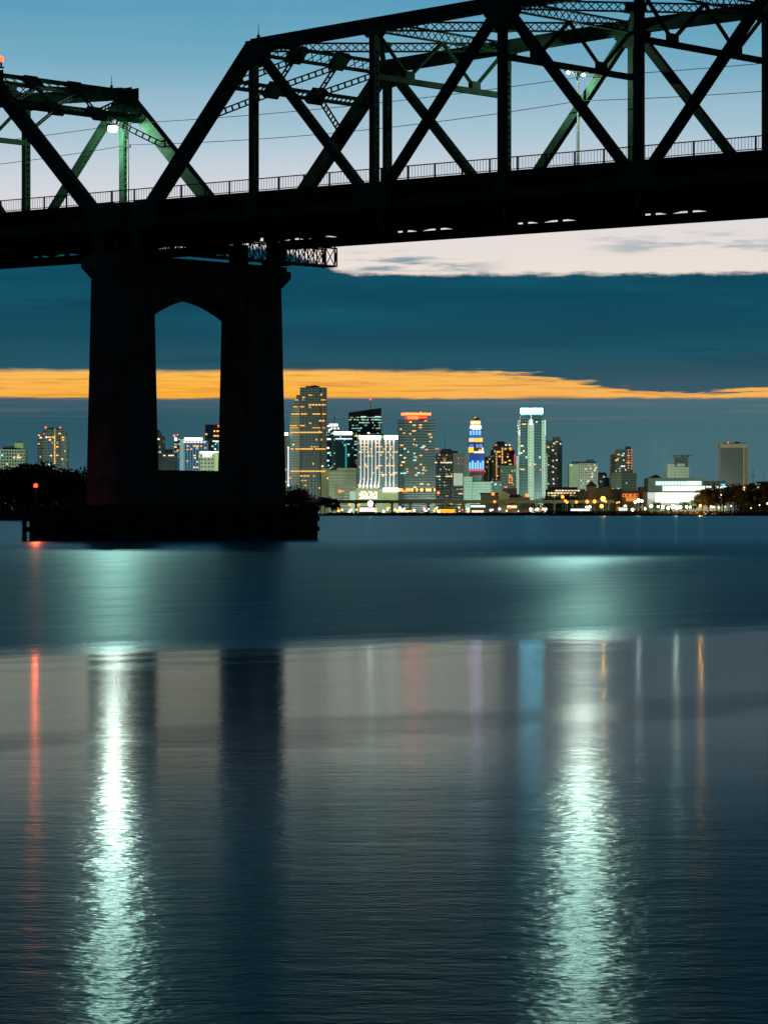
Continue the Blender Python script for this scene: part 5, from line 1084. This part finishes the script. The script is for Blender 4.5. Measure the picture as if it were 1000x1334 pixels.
TM = [tree_meshes(s, 10.0, w_, LEAF) for s, w_ in ((1, 9.0), (2, 11.0), (3, 8.0), (4, 12.5))]
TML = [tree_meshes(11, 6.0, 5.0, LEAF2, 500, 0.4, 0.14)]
def tree(px, Y, ht, base, label, group, protos_=None, name='broadleaf_tree'):
    tm, cm = rnd.choice(protos_ or TM); k = ht / (10.0 if protos_ is None else 6.0)
    t = thing(name, label, 'tree', (at(px, Y), Y, base), rnd.uniform(0, 6.28), group); t.scale = (k * rnd.uniform(0.9, 1.15), k * rnd.uniform(0.9, 1.15), k)
    for nm, me in (('trunk', tm), ('crown', cm)): o = bpy.data.objects.new(nm, me); COL.objects.link(o); o.parent = t
for px, Y, ht in [(-28, 900, 12.5), (-6, 880, 13.3), (14, 860, 12.4), (30, 900, 13.2), (46, 850, 13.6), (62, 880, 12.4), (78, 905, 11.5), (97, 870, 12.6), (116, 900, 12.8), (134, 950, 12.6), (150, 1000, 12), (4, 835, 9.5), (24, 830, 9), (42, 835, 9.5), (60, 845, 9), (84, 850, 8.8), (104, 845, 9), (-16, 835, 9), (70, 890, 13.0), (88, 880, 11.5), (22, 880, 12.6)]:
    tree(px, Y, ht, 0.6, 'dark leafy tree in the unlit clump on the left shore', 'trees on the left shore')
b = MB(); r = random.Random(9)
for i in range(5200):
    c = Vector((at(r.uniform(-60, 150), 822 + r.uniform(0, 60)), 826 + r.uniform(0, 40), 0.6 + r.random() ** 1.3 * 5.0)); e1 = Vector((r.gauss(0, 1), r.gauss(0, 1), r.gauss(0, 1))).normalized(); e2 = e1.orthogonal(); s = r.uniform(0.25, 0.6)
    b.add([c - e1 * s, c + e2 * s * 0.6, c + e1 * s, c - e2 * s * 0.6], [(0, 1, 2, 3)])
o = b.build('shore_undergrowth', LEAF); o['kind'] = 'stuff'
for px, ht in [(374, 14.5), (381, 16.5), (389, 14.2), (397, 12.5), (405, 10.5), (414, 11.5), (423, 11), (432, 9.5), (438, 6.5), (368, 13), (385, 11)]:
    tree(px, 2060 + rnd.uniform(-20, 60), ht, GZ, 'dark tree in the clump on the far shore just right of the pier', 'trees right of the pier')
for px, ht in [(905, 9), (914, 12.5), (923, 16), (933, 18), (942, 19.5), (951, 18.5), (960, 16), (969, 15.5), (978, 15), (986, 15.5), (995, 18), (1003, 18), (1012, 16), (938, 14), (956, 13), (974, 12), (990, 12)]:
    tree(px, 2070 + rnd.uniform(-25, 60), ht, GZ, 'dark tree in the unlit grove at the right end of the far shore', 'trees at the right end')
for px, ht, Y in [(668, 4.5, 2400), (683, 4, 2400), (690, 6, 2450), (696, 5, 2450), (717, 9, 2600), (724, 11.5, 2650), (733, 12, 2650), (742, 11.5, 2650), (750, 9.5, 2600), (671, 11, 2560)]:
    tree(px, Y, ht + 4, GZ, 'dark rounded tree by the low buildings below the glass tower', 'trees below the glass tower')
for px, ht in [(848, 6), (855, 8), (858, 7), (866, 5.5), (872, 5), (838, 5.5), (890, 7.5), (896, 8), (852, 5), (843, 4.5), (830, 5), (806, 5)]:
    tree(px, 2200 + rnd.uniform(-20, 40), ht, GZ, 'small green lit tree in the gardens before the museum', 'small trees before the museum', TML, 'garden_tree')
b = MB(); r = random.Random(3)
for i in range(9000):
    px = r.uniform(690, 1040) if i % 3 else r.uniform(425, 700); Y = 2016 + r.uniform(0, 12)
    c = Vector((at(px, Y), Y, GZ + r.random() ** 1.4 * (2.1 if px > 700 else 1.0))); e1 = Vector((r.gauss(0, 1), r.gauss(0, 1), r.gauss(0, 1))).normalized(); e2 = e1.orthogonal(); s = r.uniform(0.25, 0.6)
    b.add([c - e1 * s, c + e2 * s * 0.6, c + e1 * s, c - e2 * s * 0.6], [(0, 1, 2, 3)])
o = b.build('quay_undergrowth', LEAF); o['kind'] = 'stuff'
# faint smoke drifting up behind the museum
b = MB(); sx0, sx1, sY = at(832, 4250), at(905, 4250), 4250
b.tube([((sx0 + sx1) / 2 + 6, sY, up(628, sY)), ((sx0 + sx1) / 2, sY, up(605, sY)), ((sx0 + sx1) / 2 - 10, sY, up(585, sY)), ((sx0 + sx1) / 2 - 8, sY, up(560, sY))], [14, 30, 34, 24], 12)
m = bpy.data.materials.new('smoke'); m.use_nodes = True; nt = m.node_tree; nt.nodes.clear()
oo = nt.nodes.new('ShaderNodeOutputMaterial'); pv = nt.nodes.new('ShaderNodeVolumePrincipled'); pv.inputs['Color'].default_value = (0.85, 0.95, 0.95, 1)
gp = sep(nt, geom_pos(nt)); gx = gp[0] - (sx0 + sx1) / 2; gz = gp[2]
core = (1.0 - ((gx + (gz - 70.0) * 0.15) / 30.0).abs()).clamp().pow(1.4) * gz.smooth(112, 75)
dn = noise(nt, vec(nt, gx / 22.0, gp[1] / 30.0, gz / 42.0), 1.0, 4.0, 0.6, 0.8).smooth(0.42, 0.75) * core * 0.006
nt.links.new(dn.k, pv.inputs['Density']); nt.links.new(pv.outputs[0], oo.inputs['Volume'])
o = b.build('smoke', m); o['kind'] = 'stuff'
# --- city fill: unseen spots added near the ground to brighten the facades
def fill_spot(px, Y, z, power, col, aim_px, aim_Y, aim_z, ang=150):
    L = bpy.data.lights.new('flood_or_fill', 'SPOT'); L.energy = power; L.color = col; L.spot_size = R(ang); L.spot_blend = 0.6; L.shadow_soft_size = 3.0
    o = bpy.data.objects.new('flood_or_fill', L); COL.objects.link(o); o.location = (at(px, Y), Y, z)
    o.rotation_euler = (Vector((at(aim_px, aim_Y), aim_Y, aim_z)) - o.location).to_track_quat('-Z', 'Y').to_euler()
for px in (20, 100, 240, 330, 420, 500, 580, 660, 740, 820, 900, 980):
    fill_spot(px, 3980, 6, 8.0e5, (0.72, 1.0, 0.84), px, 4500, 60)
for px, P, c in [(640, 3e3, (1, 0.9, 0.6)), (700, 3e3, (0.95, 1, 0.75)), (770, 0.9e4, (1, 0.7, 0.35)), (790, 2.0e4, (1, 0.8, 0.4)), (825, 1.2e4, (1, 0.75, 0.5)), (870, 2.0e4, (0.85, 1, 0.9)), (925, 1.2e4, (0.8, 1, 0.9)), (985, 1.2e4, (1, 0.95, 0.6)), (480, 8e3, (1, 0.8, 0.55)), (560, 8e3, (1, 0.7, 0.45)), (620, 8e3, (1, 0.8, 0.55))]:
    fill_spot(px, 2290, 4.0, P * 9.0, c, px, 2560, 10, 165)
for px in (832, 850, 868, 886):
    fill_spot(px, 2130, 2.5, 1.1e5, (0.75, 1.0, 0.62), px, 2260, 6, 150)  # added spots for a green glow on the garden trees
# ------------------------------------------------------------------ render settings
S = bpy.data.lights.new('sun', 'SUN'); S.energy = 0.02; S.angle = R(10); S.color = (1.0, 0.72, 0.45)
so = bpy.data.objects.new('sun', S); COL.objects.link(so); so.location = (0, 0, 300)
sd = Vector((math.sin(SUN_AZ) * math.cos(R(2)), math.cos(SUN_AZ) * math.cos(R(2)), math.sin(R(2))))
so.rotation_euler = sd.to_track_quat('Z', 'Y').to_euler()
cy = scene.cycles
cy.use_denoising = True; cy.max_bounces = 6; cy.diffuse_bounces = 2; cy.glossy_bounces = 3; cy.transmission_bounces = 2; cy.volume_bounces = 0
cy.caustics_reflective = False; cy.caustics_refractive = False; cy.sample_clamp_indirect = 6.0; cy.use_light_tree = True
